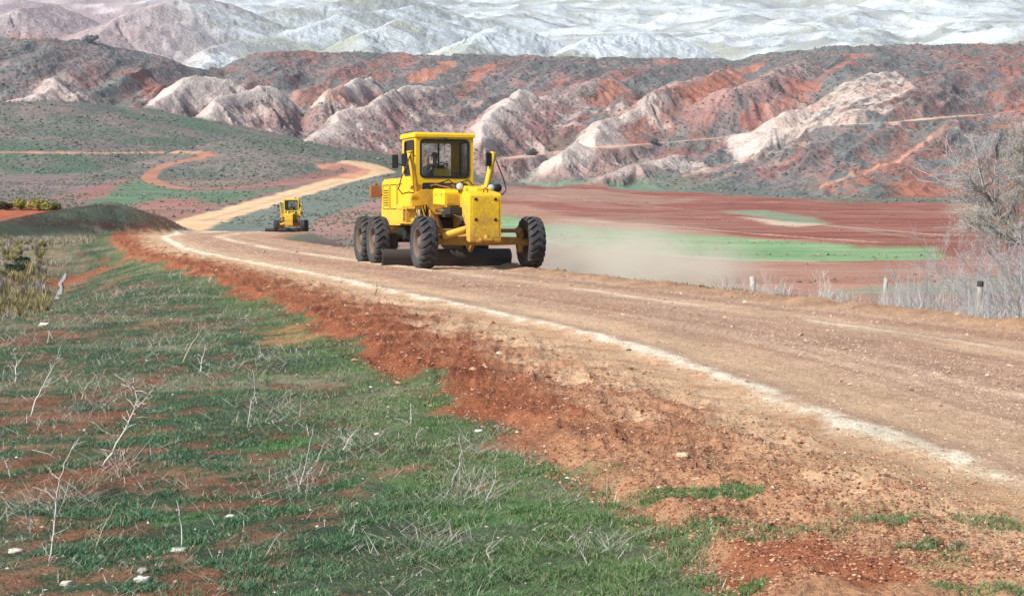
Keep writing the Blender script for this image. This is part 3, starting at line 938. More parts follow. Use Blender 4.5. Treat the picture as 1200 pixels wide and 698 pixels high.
# ---------------------------------------------------------------- mesh helper
class MB:
    def __init__(self):
        self.v = []; self.f = []; self.s = []; self.cuts = []

    def add(self, V, F, smooth=False):
        o = len(self.v)
        self.v += [tuple(p) for p in V]
        self.f += [tuple(i + o for i in f) for f in F]
        self.s += [smooth] * len(F)
        return self

    def box(self, c, size, rot=(0, 0, 0), bev=.012, taper=None):
        """bevelled box; taper = (sx, sy) scale of the top face"""
        sx, sy, sz = [d / 2 for d in size]
        b = min(bev, sx * .9, sy * .9, sz * .9)
        R = Euler(rot).to_matrix()
        bm = bmesh.new()
        bmesh.ops.create_cube(bm, size=1)
        for v in bm.verts:
            k = (1, 1) if taper is None or v.co.z < 0 else taper
            v.co = Vector((v.co.x * 2 * sx * k[0], v.co.y * 2 * sy * k[1], v.co.z * 2 * sz))
        if b > 0:
            bmesh.ops.bevel(bm, geom=bm.edges[:], offset=b, segments=1, affect='EDGES', profile=.5)
        c = Vector(c)
        bm.verts.index_update()
        V = [R @ v.co + c for v in bm.verts]
        F = [[v.index for v in f.verts] for f in bm.faces]
        bm.free()
        return self.add(V, F)

    def tube(self, path, rad, sides=8, cap=True, smooth=True):
        path = [Vector(p) for p in path]
        if not hasattr(rad, '__len__'):
            rad = [rad] * len(path)
        V = []; F = []
        up = None
        for i, p in enumerate(path):
            t = (path[min(i + 1, len(path) - 1)] - path[max(i - 1, 0)])
            t = t.normalized() if t.length > 1e-9 else Vector((0, 0, 1))
            if up is None:
                up = t.orthogonal().normalized()
            up = (up - t * up.dot(t))
            up = up.normalized() if up.length > 1e-6 else t.orthogonal().normalized()
            w = t.cross(up)
            for k in range(sides):
                a = 2 * math.pi * k / sides
                V.append(p + (up * math.cos(a) + w * math.sin(a)) * rad[i])
        for i in range(len(path) - 1):
            for k in range(sides):
                a = i * sides + k; b = i * sides + (k + 1) % sides
                F.append((a, b, b + sides, a + sides))
        if cap and sides > 2:
            F.append(tuple(range(sides - 1, -1, -1)))
            F.append(tuple(range((len(path) - 1) * sides, len(path) * sides)))
        return self.add(V, F, smooth)

    def cyl(self, a, b, r, sides=16, r2=None):
        a = Vector(a); b = Vector(b)
        r2 = r if r2 is None else r2
        n = (b - a).normalized()
        e = min(.012, r * .25)
        u = n.orthogonal().normalized(); w = n.cross(u)
        V = []; F = []
        rings = ((a, r - e), (a + n * e, r), (b - n * e, r2), (b, r2 - e))
        for p, rr in rings:
            for k in range(sides):
                t = 2 * math.pi * k / sides
                V.append(p + (u * math.cos(t) + w * math.sin(t)) * rr)
        for i in range(3):
            for k in range(sides):
                x = i * sides + k; y = i * sides + (k + 1) % sides
                F.append((x, y, y + sides, x + sides))
        F.append(tuple(range(sides - 1, -1, -1)))
        F.append(tuple(range(3 * sides, 4 * sides)))
        return self.add(V, F, sides > 7)

    def lathe(self, prof, axis='y', seg=40, c=(0, 0, 0), closed=False):
        """profile of (along, radius) turned about an axis"""
        V = []; F = []
        c = Vector(c)
        n = len(prof)
        for k in range(seg):
            t = 2 * math.pi * k / seg
            for s, r in prof:
                p = (r * math.cos(t), s, r * math.sin(t)) if axis == 'y' else (s, r * math.cos(t), r * math.sin(t)) if axis == 'x' else (r * math.cos(t), r * math.sin(t), s)
                V.append(Vector(p) + c)
        for k in range(seg):
            k2 = (k + 1) % seg
            for i in range(n - 1 if not closed else n):
                j = (i + 1) % n
                F.append((k * n + i, k * n + j, k2 * n + j, k2 * n + i))
        return self.add(V, F, True)

    def prism(self, pts, y0, y1, plane='xz'):
        """outline extruded across; plane xz -> along y, yz -> along x, xy -> along z"""
        n = len(pts)
        def P(a, b, d):
            return (a, d, b) if plane == 'xz' else (d, a, b) if plane == 'yz' else (a, b, d)
        V = [P(a, b, y0) for a, b in pts] + [P(a, b, y1) for a, b in pts]
        F = [tuple(range(n)), tuple(range(2 * n - 1, n - 1, -1))]
        for i in range(n):
            j = (i + 1) % n
            F.append((i, i + n, j + n, j))
        bm = bmesh.new()
        vs = [bm.verts.new(p) for p in V]
        for f in F:
            bm.faces.new([vs[i] for i in f])
        bmesh.ops.recalc_face_normals(bm, faces=bm.faces[:])
        bmesh.ops.bevel(bm, geom=[e for e in bm.edges if e.calc_length() > .03], offset=.008, segments=1, affect='EDGES')
        bm.verts.index_update()
        V = [v.co.copy() for v in bm.verts]; F = [[v.index for v in f.verts] for f in bm.faces]
        bm.free()
        return self.add(V, F)

    def ring_plate(self, outer, inner, d0, d1, plane='yz'):
        """plate with a window: two outlines of equal length, from depth d0 to d1"""
        n = len(outer)
        def P(a, b, d):
            return (a, d, b) if plane == 'xz' else (d, a, b) if plane == 'yz' else (a, b, d)
        V = [P(a, b, d0) for a, b in outer] + [P(a, b, d0) for a, b in inner] + [P(a, b, d1) for a, b in outer] + [P(a, b, d1) for a, b in inner]
        F = []
        for i in range(n):
            j = (i + 1) % n
            F += [(i, j, n + j, n + i), (2 * n + i, 3 * n + i, 3 * n + j, 2 * n + j), (i, 2 * n + i, 2 * n + j, j), (n + i, n + j, 3 * n + j, 3 * n + i)]
        return self.add(V, F)

    def piece(self):
        """what follows is another object of the same name"""
        self.cuts.append((len(self.v), len(self.f)))
        return self

    def build(self, name, mat, parent=None):
        if self.cuts:
            cuts = [(0, 0)] + self.cuts + [(len(self.v), len(self.f))]
            out = None
            for (a, fa), (b, fb) in zip(cuts, cuts[1:]):
                if b > a:
                    m = MB()
                    m.v = self.v[a:b]; m.f = [tuple(i - a for i in f) for f in self.f[fa:fb]]; m.s = self.s[fa:fb]
                    out = m.build(name, mat, parent)
            return out
        me = bpy.data.meshes.new(name)
        me.from_pydata(self.v, [], self.f)
        me.polygons.foreach_set('use_smooth', self.s)
        bm = bmesh.new(); bm.from_mesh(me)
        bmesh.ops.recalc_face_normals(bm, faces=bm.faces[:])
        bm.to_mesh(me); bm.free()
        me.update()
        if mat: me.materials.append(mat)
        o = bpy.data.objects.new(name, me)
        COL.objects.link(o)
        if parent is not None: o.parent = parent
        return o


def rrect(c, w, h, r, n=4):
    out = []
    for k, (sx, sy) in enumerate(((1, 1), (-1, 1), (-1, -1), (1, -1))):
        for i in range(n + 1):
            a = math.pi / 2 * (k + i / n)
            out.append((c[0] + sx * (w / 2 - r) + r * math.cos(a), c[1] + sy * (h / 2 - r) + r * math.sin(a)))
    return out


def empty(name, loc=(0, 0, 0), parent=None):
    o = bpy.data.objects.new(name, None)
    o.empty_display_size = .2
    o.location = loc
    COL.objects.link(o)
    if parent is not None: o.parent = parent
    return o


def copy_tree(o, parent=None):
    c = o.copy()
    COL.objects.link(c)
    c.parent = parent
    for ch in list(o.children):
        copy_tree(ch, c)
    return c


# ---------------------------------------------------------------- machine materials
def paint_mat(name, base, dirt, rough=.42, amount=.5, metal=0.0):
    m, nt, b = new_mat(name)
    v = obj_coords(nt)
    n1 = noise(nt, v, 2.2, 6, .7)
    n2 = noise(nt, v, 14, 5, .7)
    z = N(nt, 'ShaderNodeSeparateXYZ')
    nt.links.new(v, z.inputs[0])
    low = remap(nt, z.outputs['Z'], .5, 1.9, .20, 0)
    k = math_(nt, 'ADD', math_(nt, 'ADD', math_(nt, 'MULTIPLY', n1, .6), math_(nt, 'MULTIPLY', n2, .4)), low)
    f = remap(nt, k, .46, .68, 0, amount)
    c = mix(nt, f, base, dirt)
    # chipped spots
    n3 = noise(nt, v, 34, 3, .5)
    c = mix(nt, remap(nt, n3, .70, .74, 0, .7 * amount), c, (.10, .055, .03))
    nt.links.new(c, b.inputs['Base Color'])
    nt.links.new(remap(nt, f, 0, amount, rough, .85), b.inputs['Roughness'])
    b.inputs['Metallic'].default_value = metal
    bump(nt, b, n2, .15, .01)
    return m


def flat_mat(name, base, rough=.6, metal=0., amp=.25, scale=12):
    m, nt, b = new_mat(name)
    v = obj_coords(nt)
    n = noise(nt, v, scale, 5, .65)
    c = N(nt, 'ShaderNodeRGB'); c.outputs[0].default_value = (*base, 1)
    nt.links.new(scale_col(nt, c.outputs[0], remap(nt, n, .3, .7, 1 - amp, 1 + amp)), b.inputs['Base Color'])
    b.inputs['Roughness'].default_value = rough
    b.inputs['Metallic'].default_value = metal
    return m


def glass_mat(name, tint, refl=.9):
    m = bpy.data.materials.new(name); m.use_nodes = True
    nt = m.node_tree; nt.nodes.clear()
    o = N(nt, 'ShaderNodeOutputMaterial')
    t = N(nt, 'ShaderNodeBsdfTransparent'); t.inputs[0].default_value = (*tint, 1)
    g = N(nt, 'ShaderNodeBsdfGlossy'); g.inputs['Roughness'].default_value = .03
    fr = N(nt, 'ShaderNodeFresnel'); fr.inputs[0].default_value = 1.45
    mx = N(nt, 'ShaderNodeMixShader')
    nt.links.new(math_(nt, 'MULTIPLY', fr.outputs[0], refl), mx.inputs[0])
    nt.links.new(t.outputs[0], mx.inputs[1]); nt.links.new(g.outputs[0], mx.inputs[2])
    nt.links.new(mx.outputs[0], o.inputs['Surface'])
    return m


YEL = paint_mat('yellow_paint', (.80, .52, .006), (.44, .27, .10), .42, .62)
SCUFF = paint_mat('scuffed_yellow_paint', (.82, .54, .006), (.36, .19, .06), .45, .80)
YELD = paint_mat('dirty_yellow_paint', (.70, .40, .012), (.28, .15, .06), .5, .85)
RUST = paint_mat('rusty_brown_paint', (.24, .09, .035), (.30, .17, .09), .7, .7)
STEEL = paint_mat('worn_blade_steel', (.042, .042, .046), (.10, .08, .065), .55, .5, .3)  # base tone darkened to stand in for the shadow beneath the machine
DARK = flat_mat('dark_iron', (.030, .028, .028), .55, .2, .4)
BLACK = flat_mat('black_rubber_seal', (.012, .012, .013), .5)
CHROME = flat_mat('chromed_rod', (.62, .62, .62), .22, 1, .1)
LENS = flat_mat('lamp_lens', (.75, .77, .78), .12, 0, .1)
GLASS = glass_mat('cab_glass', (.88, .91, .92))
RIMM = paint_mat('dusty_rim_paint', (.20, .10, .04), (.13, .10, .08), .7, .95)


def tyre_mat():
    m, nt, b = new_mat('dusty_tyre_rubber')
    v = obj_coords(nt)
    n1 = noise(nt, v, 5, 5, .65)
    n2 = noise(nt, v, 40, 3, .6)
    up = math_(nt, 'ADD', math_(nt, 'MULTIPLY', n1, .75), math_(nt, 'MULTIPLY', n2, .25))
    c = mix(nt, remap(nt, up, .36, .70, .05, .50), (.020, .021, .026), (.15, .14, .14))
    nt.links.new(c, b.inputs['Base Color'])
    b.inputs['Roughness'].default_value = .8
    b.inputs['Specular IOR Level'].default_value = .35
    return m


TYRE = tyre_mat()
R_T, HW = .65, .205


def tyre_mesh():
    m = MB()
    prof = [(-.145, .345), (-.185, .40), (-.208, .49), (-.206, .56), (-.185, .598), (-.10, .612), (0, .616), (.10, .612), (.185, .598), (.206, .56), (.208, .49), (.185, .40), (.145, .345)]
    m.lathe(prof, 'y', 48, closed=True)
    NL = 21
    st = [(0.004, .614, .653), (.075, .613, .652), (.145, .604, .645), (.196, .582, .622), (.214, .535, .572)]
    for k in range(NL):
        for side in (-1, 1):
            a0 = 2 * math.pi * (k + (.0 if side > 0 else .0)) / NL
            V = []; F = []
            for y, r0, r1 in st:
                lag = -.25 * (y / .2) ** 1.0
                for r, wd in ((r0 - .02, .105), (r1, .075)):
                    for s in (-1, 1):
                        a = a0 + lag + s * wd * (.9 if y < .1 else 1.0)
                        V.append((r * math.cos(a), side * y, r * math.sin(a)))
            n = len(st)
            for i in range(n - 1):
                b = i * 4
                for p, q in ((0, 1), (1, 3), (3, 2), (2, 0)):
                    F.append((b + p, b + q, b + 4 + q, b + 4 + p))
            F.append((0, 1, 3, 2)); e = (n - 1) * 4
            F.append((e, e + 1, e + 3, e + 2))
            m.add(V, F)
    return m


def make_wheel(parent, loc, side):
    """side: +1 outer face towards +y"""
    hub = MB()
    s = side
    hub.lathe([(s * -.02, .001), (s * -.02, .30), (s * .03, .31), (s * .03, .20), (s * .09, .17), (s * .13, .13), (s * .15, .12), (s * .15, .001)], 'y', 28)
    for i in range(10):
        a = 2 * math.pi * i / 10
        hub.cyl((.235 * math.cos(a), s * .02, .235 * math.sin(a)), (.235 * math.cos(a), s * .055, .235 * math.sin(a)), .02, 6)
    w = hub.build('wheel', RIMM, parent)
    w.location = loc
    tyre_mesh().build('tyre', TYRE, w)
    MB().lathe([(-.155, .375), (-.165, .385), (-.175, .365), (-.15, .345), (-.11, .33), (-.06, .315), (.06, .315), (.11, .33), (.15, .345), (.175, .365), (.165, .385), (.155, .375)], 'y', 36).build('rim', RIMM, w)
    w.rotation_euler.y = random.uniform(0, 6)
    return w


def make_grader():
    g = empty('motor_grader')
    tr = 1.39
    for x in (0, -4.8, -6.35):
        for s in (-1, 1):
            make_wheel(g, (x, s * tr, R_T), s)
    # ---- front push block
    b = MB()
    b.prism([(.36, .70), (.62, .66), (.64, .72), (.64, 1.80), (.60, 1.86), (.10, 1.93), (-.05, 1.90), (-.05, 1.45), (.22, 1.30), (.30, .9)], -.40, .40)
    b.prism([(.636, .78), (.648, .78), (.648, 1.76), (.636, 1.76)], -.35, .35)
    blk = b.build('front_push_block', SCUFF, g)
    bolts = MB()
    for yy in (-.25, .25):
        for zz in (1.72, 1.22):
            bolts.piece(); bolts.cyl((.640, yy, zz), (.664, yy, zz), .042, 10)
    bolts.build('bolt_hole', BLACK, blk)
    t = MB()
    t.box((.70, 0, .735), (.16, .34, .07)); t.cyl((.72, 0, .66), (.72, 0, .84), .05, 10)
    t.box((.66, 0, .69), (.06, .46, .05))
    t.build('tow_hitch', YELD, blk)
    h = MB(); h.tube([(.42, .02, 1.88), (.42, .02, 1.96), (.42, .07, 2.0), (.42, .12, 1.96), (.42, .12, 1.88)], .014, 6)
    h.build('lifting_eye', DARK, blk)
    # ---- main frame: gooseneck beam from block to cab
    f = MB()
    f.prism([(.05, 1.28), (.05, 1.72), (-.9, 1.86), (-2.2, 1.96), (-3.05, 1.92), (-3.05, 1.42), (-2.2, 1.50), (-.9, 1.40), (-.35, 1.0), (-.1, .86), (.1, .86), (.16, 1.2)], -.19, .19)
    f.prism([(.0, .60), (.14, .62), (.14, 1.30), (-.15, 1.35), (-.15, .62)], -.16, .16)
    for s in (-1, 1):
        f.prism([(-2.9, 1.15), (-2.9, 1.62), (-7.2, 1.50), (-7.2, .95), (-3.4, .9)], s * .36 - .07, s * .36 + .07)
    f.build('main_frame', YELD, g)
    # top cover plates and the valve housing on the neck
    c = MB()
    c.prism([(-.12, 1.86), (-.12, 2.0), (-1.2, 2.08), (-2.4, 2.10), (-2.4, 1.95)], .0, .40)
    c.build('neck_cover', YEL, g)
    tb = MB()
    tb.prism([(-.95, 1.58), (-.95, 1.90), (-1.02, 1.97), (-1.95, 2.02), (-2.05, 1.97), (-2.05, 1.62)], -.60, -.12)
    box = tb.build('toolbox', YEL, g)
    p = MB(); p.box((-.948, -.36, 1.735), (.012, .36, .24), bev=.004); p.build('panel', YELD, box)
    p = MB(); p.cyl((-1.25, -.607, 1.85), (-1.25, -.59, 1.85), .035, 8); p.piece(); p.cyl((-1.75, -.607, 1.85), (-1.75, -.59, 1.85), .035, 8); p.build('latch', BLACK, box)
    k = MB()
    for (a, bb, r) in (((-1.3, -.5, 1.45), (-.3, .12, 1.12), .028), ((-1.1, -.2, 1.5), (-1.9, -.55, 1.45), .045)):
        k.piece(); k.cyl(a, bb, r, 10)
    k.build('steering_shaft', CHROME, g)
    u = MB()
    u.box((-1.0, -.35, 1.44), (.5, .34, .18)); u.piece(); u.box((-1.6, -.3, 1.40), (.3, .3, .25)); u.piece(); u.cyl((-.7, -.25, 1.2), (-.7, -.05, 1.2), .09, 10)
    u.build('valve_block', DARK, g)
    # ---- front axle
    a = MB()
    a.prism([(-1.12, .60), (-1.12, .78), (-.4, .80), (0, .84), (.4, .80), (1.12, .78), (1.12, .60), (.4, .58), (-.4, .58)], -.10, .10, 'yz')
    for s in (-1, 1):
        a.cyl((0, s * 1.12, .40), (0, s * 1.12, .92), .085, 12)
        a.cyl((0, s * 1.05, .65), (0, s * 1.34, .65), .10, 12)
    a.build('front_axle', YELD, g)
    lb = MB()
    lb.box((.12, 0, .945), (.12, 2.0, .10))
    for s in (-1, 1):
        lb.cyl((.05, s * 1.02, .945), (.2, s * 1.02, .945), .09, 12)
    lb.build('lean_bar', RUST, g)
    lc = MB()
    lc.cyl((.16, -.98, .80), (.16, -.20, 1.02), .095, 14)
    lc.build('lean_cylinder', YEL, g)
    sc = MB(); sc.cyl((-.22, -.95, .72), (-.22, -.3, .72), .055, 12); sc.piece(); sc.cyl((-.22, .3, .72), (-.22, .95, .72), .055, 12)
    sc.build('steering_cylinder', DARK, g)
    # ---- blade gear
    d = MB()
    d.prism([(.12, 0.58), (.12, .72), (-1.5, .95), (-2.1, .95), (-2.1, .80), (-1.5, .80)], -.13, .13)
    for s in (-1, 1):
        d.cyl((-1.4, s * .1, .88), (-2.3, s * .62, .88), .075, 10)
    d.build('drawbar', YELD, g)
    cr = MB(); cr.lathe([(.74, .52), (.74, .68), (.86, .68), (.86, .52)], 'z', 40, (-2.55, 0, 0), True)
    cr.build('turning_circle', DARK, g)
    mb = MB()
    arc = [(.10 * math.cos(t) * 2.2 - .22, .34 + .32 * math.sin(t)) for t in np.linspace(-1.25, 1.2, 9)]
    inner = [(x_ - .035, z_) for x_, z_ in reversed(arc)]
    th = .16
    pts = [(x_ - 2.65, z_) for x_, z_ in arc] + [(x_ - 2.65, z_) for x_, z_ in inner]
    tmp = MB().prism(pts, -1.88, 1.88)
    Rz = Matrix.Translation((-2.65, 0, 0)) @ Matrix.Rotation(th, 4, 'Z') @ Matrix.Translation((2.65, 0, 0))
    tmp.v = [tuple(Rz @ Vector(v)) for v in tmp.v]
    tmp.v = [(v[0], v[1], v[2] * .70) for v in tmp.v]
    bl = tmp.build('moldboard', STEEL, g)
    ce = MB().box((-2.71, 0, .075), (.035, 3.78, .15)); ce.v = [tuple(Rz @ Vector(v)) for v in ce.v]
    ce.build('cutting_edge', STEEL, bl)
    br = MB()
    for s in (-1, 1):
        br.piece(); br.prism([(-2.45, .72), (-2.45, .55), (-2.75, .35), (-3.0, .45), (-3.0, .72)], s * .62 - .05, s * .62 + .05)
    br.build('blade_bracket', YELD, g)
    # ---- lift cylinders on the saddle
    sd = MB()
    sd.prism([(-1.10, 1.55), (-1.10, 1.85), (-.8, 2.0), (.8, 2.0), (1.05, 1.85), (1.05, 1.55), (.7, 1.6), (.45, 1.35), (-.45, 1.35), (-.7, 1.6)], -2.50, -2.30, 'yz')
    sd.build('lift_saddle', YELD, g)
    for s in (-1, 1):
        lc = MB()
        top = Vector((-2.36, s * 1.14, 2.98)); bot = Vector((-2.45, s * .86, 1.50))
        lc.cyl(bot, top, .078, 14); lc.cyl(top - (top - bot) * .02, top + (top - bot) * .012, .09, 14)
        mid = top + (bot - top) * .62
        lc.cyl(mid - Vector((0, .15, 0)), mid + Vector((0, .15, 0)), .06, 10)
        c = lc.build('lift_cylinder', YEL if s > 0 else YELD, g)
        r = MB(); r.cyl(bot, (-2.6, s * .72, .72), .042, 10); r.build('piston_rod', CHROME, c)
        hs = MB()
        out = s * .28
        hs.tube([top + Vector((.06, 0, -.08)), top + Vector((.10, out * .35, -.35)), top + Vector((.10, out * .9, -.70)), top + Vector((.08, out * 1.15, -.98)), top + Vector((.1, out * .8, -1.10)), top + Vector((.12, out * .2, -1.06)), top + Vector((.1, -out * .3, -1.08))], .017, 6)
        hs.build('hydraulic_hose', BLACK, c)
    fit = MB(); fit.cyl((-2.28, 1.17, 2.05), (-2.05, 1.17, 2.05), .11, 12); fit.build('swivel_fitting', BLACK, g)
    cc = MB(); cc.cyl((-2.42, -.62, 1.9), (-2.5, -.25, .95), .06, 12); cc.build('side_shift_cylinder', RUST, g)
    # hoses over the neck
    random.seed(5)
    for i in range(7):
        y0 = -.55 + .17 * i
        hs = MB()
        hs.tube([(-2.9, y0 * .6, 1.95), (-2.5, y0, 2.10 + .05 * (i % 3)), (-1.9, y0 * 1.05, 2.12 + .06 * ((i * 7) % 3)), (-1.4, y0 * .8 + .1, 2.03), (-1.1, y0 * .5 + .05, 1.9)], .017, 6)
        hs.build('hydraulic_hose', BLACK if i % 3 else RUST, g)
    hs = MB()
    for i in range(5):
        y0 = -.62 - .05 * i
        hs.piece(); hs.tube([(-2.95, y0, 2.0 - .1 * i), (-2.6, y0 - .1, 1.9 - .12 * i), (-2.4, y0 - .05, 1.5 - .1 * i), (-2.7, y0 + .1, 1.2)], .02, 6)
    hs.build('hydraulic_hose', DARK, g)
    # ---- headlights
    for (x_, y_, z_) in ((-.9, -.22, 2.06), (-.55, .50, 2.02)):
        hl = MB()
        hl.lathe([(-.10, .02), (-.09, .07), (-.02, .105), (.02, .11), (.03, .10)], 'x', 20, (x_, y_, z_))
        hl.cyl((x_ - .04, y_, z_ - .16), (x_ - .04, y_, z_ - .06), .02, 8)
        h = hl.build('headlight', BLACK, g)
        MB().lathe([(.018, .097), (.028, .08), (.036, .04), (.038, .001)], 'x', 20, (x_, y_, z_)).build('lens', LENS, h)
    hs = MB(); hs.tube([(-.5, .35, 1.93), (-.7, .1, 2.02), (-1.0, .2, 2.05), (-1.6, .45, 2.0), (-2.2, .6, 1.95)], .016, 6); hs.build('hydraulic_hose', BLACK, g)
    # ---- cab
    x0, x1, hwid, z0, z1 = -4.55, -3.06, .79, 1.55, 3.40
    cab = MB()
    P = .10
    # front frame with windscreen opening and lower pane
    out = rrect((0, 2.80), 1.58, 1.20, .02); inn = rrect((0, 2.83), 1.34, 1.00, .11)
    cab.ring_plate(out, inn, x1 - .07, x1)
    cab.ring_plate(rrect((0, 1.93), 1.58, .54, .02), rrect((0, 2.0), 1.20, .34, .05), x1 - .07, x1)
    # left-of-machine and right-of-machine sides
    for s in (-1, 1):
        d0, d1 = (s * hwid, s * (hwid - .06))
        cx = (x0 + x1) / 2
        cab.ring_plate(rrect((cx, 2.70), x1 - x0 - .16, 1.40, .02), rrect((cx + .06, 2.86), 1.04, .92, .10), d0, d1, 'xz')
        cab.box((cx, s * (hwid - .03), 1.78), (x1 - x0 - .16, .06, .44))
    # rear wall: window behind the seat on one half, closed panel on the other
    cab.ring_plate(rrect((.10, 2.78), 1.18, 1.24, .02), rrect((.10, 2.84), .98, .90, .06), x0, x0 + .06)
    cab.box((x0 + .03, -.615, 2.78), (.06, .25, 1.24)); cab.box((x0 + .03, 0, 1.85), (.06, 1.56, .60))
    cab.box(((x0 + x1) / 2, 0, 1.54), (x1 - x0, 1.56, .05))
    cab.box((x0 + .05, -.74, 2.48), (.09, .09, 1.84)); cab.box((x0 + .05, .74, 2.48), (.09, .09, 1.84))
    cb = cab.build('cab', YEL, g)
    rf = MB()
    rf.prism([(x0 - .06, 3.39), (x1 + .05, 3.39), (x1 + .05, 3.47), (x1 - .02, 3.52), (x0 + .02, 3.52), (x0 - .06, 3.47)], -.83, .83)
    rf.build('roof', YEL, cb)
    gk = MB()
    gk.ring_plate(rrect((0, 2.83), 1.37, 1.03, .12), rrect((0, 2.83), 1.26, .92, .09), x1 - .05, x1 + .014)
    gk.build('window_seal', BLACK, cb)
    MB().ring_plate(rrect((0, 2.0), 1.24, .38, .06), rrect((0, 2.0), 1.15, .29, .04), x1 - .05, x1 + .012).build('window_seal', BLACK, cb)
    for s in (-1, 1):
        MB().ring_plate(rrect(((x0 + x1) / 2 + .06, 2.86), 1.07, .95, .11), rrect(((x0 + x1) / 2 + .06, 2.86), .98, .86, .08), s * (hwid + .012), s * (hwid - .04), 'xz').build('window_seal', BLACK, cb)
        MB().box(((x0 + x1) / 2 + .06, s * (hwid - .02), 2.86), (1.0, .008, .88), bev=.001).build('side_window', GLASS, cb)
    MB().box((x1 - .02, 0, 2.83), (.008, 1.30, .96), bev=.001).build('windscreen', GLASS, cb)
    MB().box((x1 - .02, 0, 2.0), (.008, 1.18, .32), bev=.001).build('lower_window', GLASS, cb)
    MB().box((x0 + .03, .10, 2.84), (.008, .97, .89), bev=.001).build('rear_window', GLASS, cb)
    mu = MB(); mu.box((x0 + .08, .22, 2.84), (.03, .05, .90), bev=.004); mu.build('window_bar', BLACK, cb)
    ln = MB()
    ln.box(((x0 + x1) / 2, 0, 3.375), (x1 - x0 - .2, 1.44, .02)); ln.piece(); ln.box((x0 + .075, 0, 1.95), (.02, 1.40, .75))
    ln.piece(); ln.box((x1 - .12, 0, 3.33), (.05, 1.3, .07))
    ln.build('lining', BLACK, cb)
    wp = MB(); wp.box((x1 + .03, 0, 3.33), (.06, .14, .07)); wp.cyl((x1 + .03, .0, 3.32), (x1 + .03, -.03, 2.95), .008, 6)
    wp.build('wiper', BLACK, cb)
    # seat, console, wheel
    se = MB(); se.box((-4.12, 0, 2.02), (.48, .50, .12), bev=.04); se.box((-4.36, 0, 2.36), (.11, .48, .62), (0, -.12, 0), bev=.04); se.box((-4.12, 0, 1.78), (.3, .3, .44))
    se.build('seat', DARK, cb)
    cs = MB()
    cs.prism([(-3.22, 1.58), (-3.22, 2.30), (-3.30, 2.56), (-3.38, 2.58), (-3.42, 2.30), (-3.40, 1.58)], -.20, .20)
    cs.build('steering_console', YEL, cb)
    sw = MB(); sw.lathe([(.0, .185), (.016, .20), (0, .215), (-.016, .20)], 'z', 24, closed=True)
    Rm = Matrix.Translation((-3.52, 0, 2.62)) @ Matrix.Rotation(-.55, 4, 'Y')
    sw.v = [tuple(Rm @ Vector(v)) for v in sw.v]
    for an in (0.5, 2.6, 4.7):
        sw.tube([Rm @ Vector((0, 0, -.02)), Rm @ Vector((.2 * math.cos(an), .2 * math.sin(an), 0))], .011, 5)
    sw.cyl((-3.42, 0, 2.45), tuple(Rm @ Vector((0, 0, 0))), .022, 8)
    sw.build('steering_wheel', BLACK, cb)
    lv = MB()
    for i in range(6):
        for s in (-1, 1):
            lv.piece(); lv.cyl((-3.45, s * (.27 + .05 * i), 2.15), (-3.55, s * (.26 + .05 * i), 2.50), .009, 6)
    lv.build('control_lever', BLACK, cb)
    st = MB(); st.box((-3.5, -.93, 1.50), (.9, .26, .04)); st.piece(); st.box((-3.3, -.98, 1.15), (.35, .16, .03)); st.box((-3.14, -.98, 1.32), (.03, .14, .36)); st.box((-3.46, -.98, 1.32), (.03, .14, .36))
    st.piece(); st.box((-4.0, .93, 1.50), (1.6, .26, .04))
    st.build('step', YELD, g)
    fd = MB()
    fd.prism([(-3.05, 1.25), (-3.05, 1.58), (-3.5, 1.62), (-5.2, 1.62), (-5.2, 1.10), (-3.6, 1.10)], -.78, -.52)
    fd.piece(); fd.prism([(-3.05, 1.25), (-3.05, 1.58), (-3.5, 1.62), (-5.2, 1.62), (-5.2, 1.10), (-3.6, 1.10)], .52, .78)
    fd.build('side_tank', YEL, g)
    # ---- mirrors
    for s, base in ((-1, (-3.12, -.78, 2.55)), (1, (-2.36, 1.10, 2.62))):
        mx, my, mz = (-3.05, -1.36, 2.74) if s < 0 else (-2.30, .98, 2.80)
        ml = MB(); ml.box((mx, my, mz), (.05, .17, .36), (0, 0, s * .15), bev=.02)
        ml.tube([base, ((base[0] + mx) / 2, my, base[2] + .15), (mx - .03, my, mz)], .014, 6)
        ml.build('mirror', BLACK, g)
    ml = MB(); ml.box((-3.0, -1.13, 2.78), (.05, .13, .34), (0, 0, -.3), bev=.02); ml.tube([(-3.10, -.78, 2.9), (-3.02, -1.13, 2.9)], .014, 6); ml.build('mirror', BLACK, g)
    # ---- engine hood
    hd = MB()
    hd.prism([(-4.60, 1.30), (-4.60, 2.30), (-4.75, 2.36), (-7.1, 2.36), (-7.35, 2.28), (-7.45, 1.25), (-7.0, 1.05), (-4.8, 1.05)], -.66, .66)
    hood = hd.build('engine_hood', YEL, g)
    for s in (-1, 1):
        for i in range(3):
            dr = MB(); dr.ring_plate(rrect((-5.15 - .85 * i, 1.85), .76, .70, .06), rrect((-5.15 - .85 * i, 1.85), .72, .66, .05), s * .663, s * .668, 'xz')
            dr.build('door_seam', BLACK, hood)
        gr = MB()
        for i in range(7):
            gr.piece(); gr.box((-6.85, s * .666, 1.62 + .07 * i), (.52, .014, .025), bev=.003)
        gr.build('grille_slat', BLACK, hood)
    ex = MB(); ex.cyl((-5.6, .2, 2.34), (-5.6, .2, 2.95), .06, 14); ex.cyl((-5.6, .2, 2.42), (-5.6, .2, 2.78), .11, 14); ex.build('exhaust_pipe', RUST, hood)
    ai = MB(); ai.cyl((-5.2, -.25, 2.34), (-5.2, -.25, 2.62), .07, 12); ai.cyl((-5.2, -.25, 2.58), (-5.2, -.25, 2.72), .14, 14); ai.build('air_cleaner', DARK, hood)
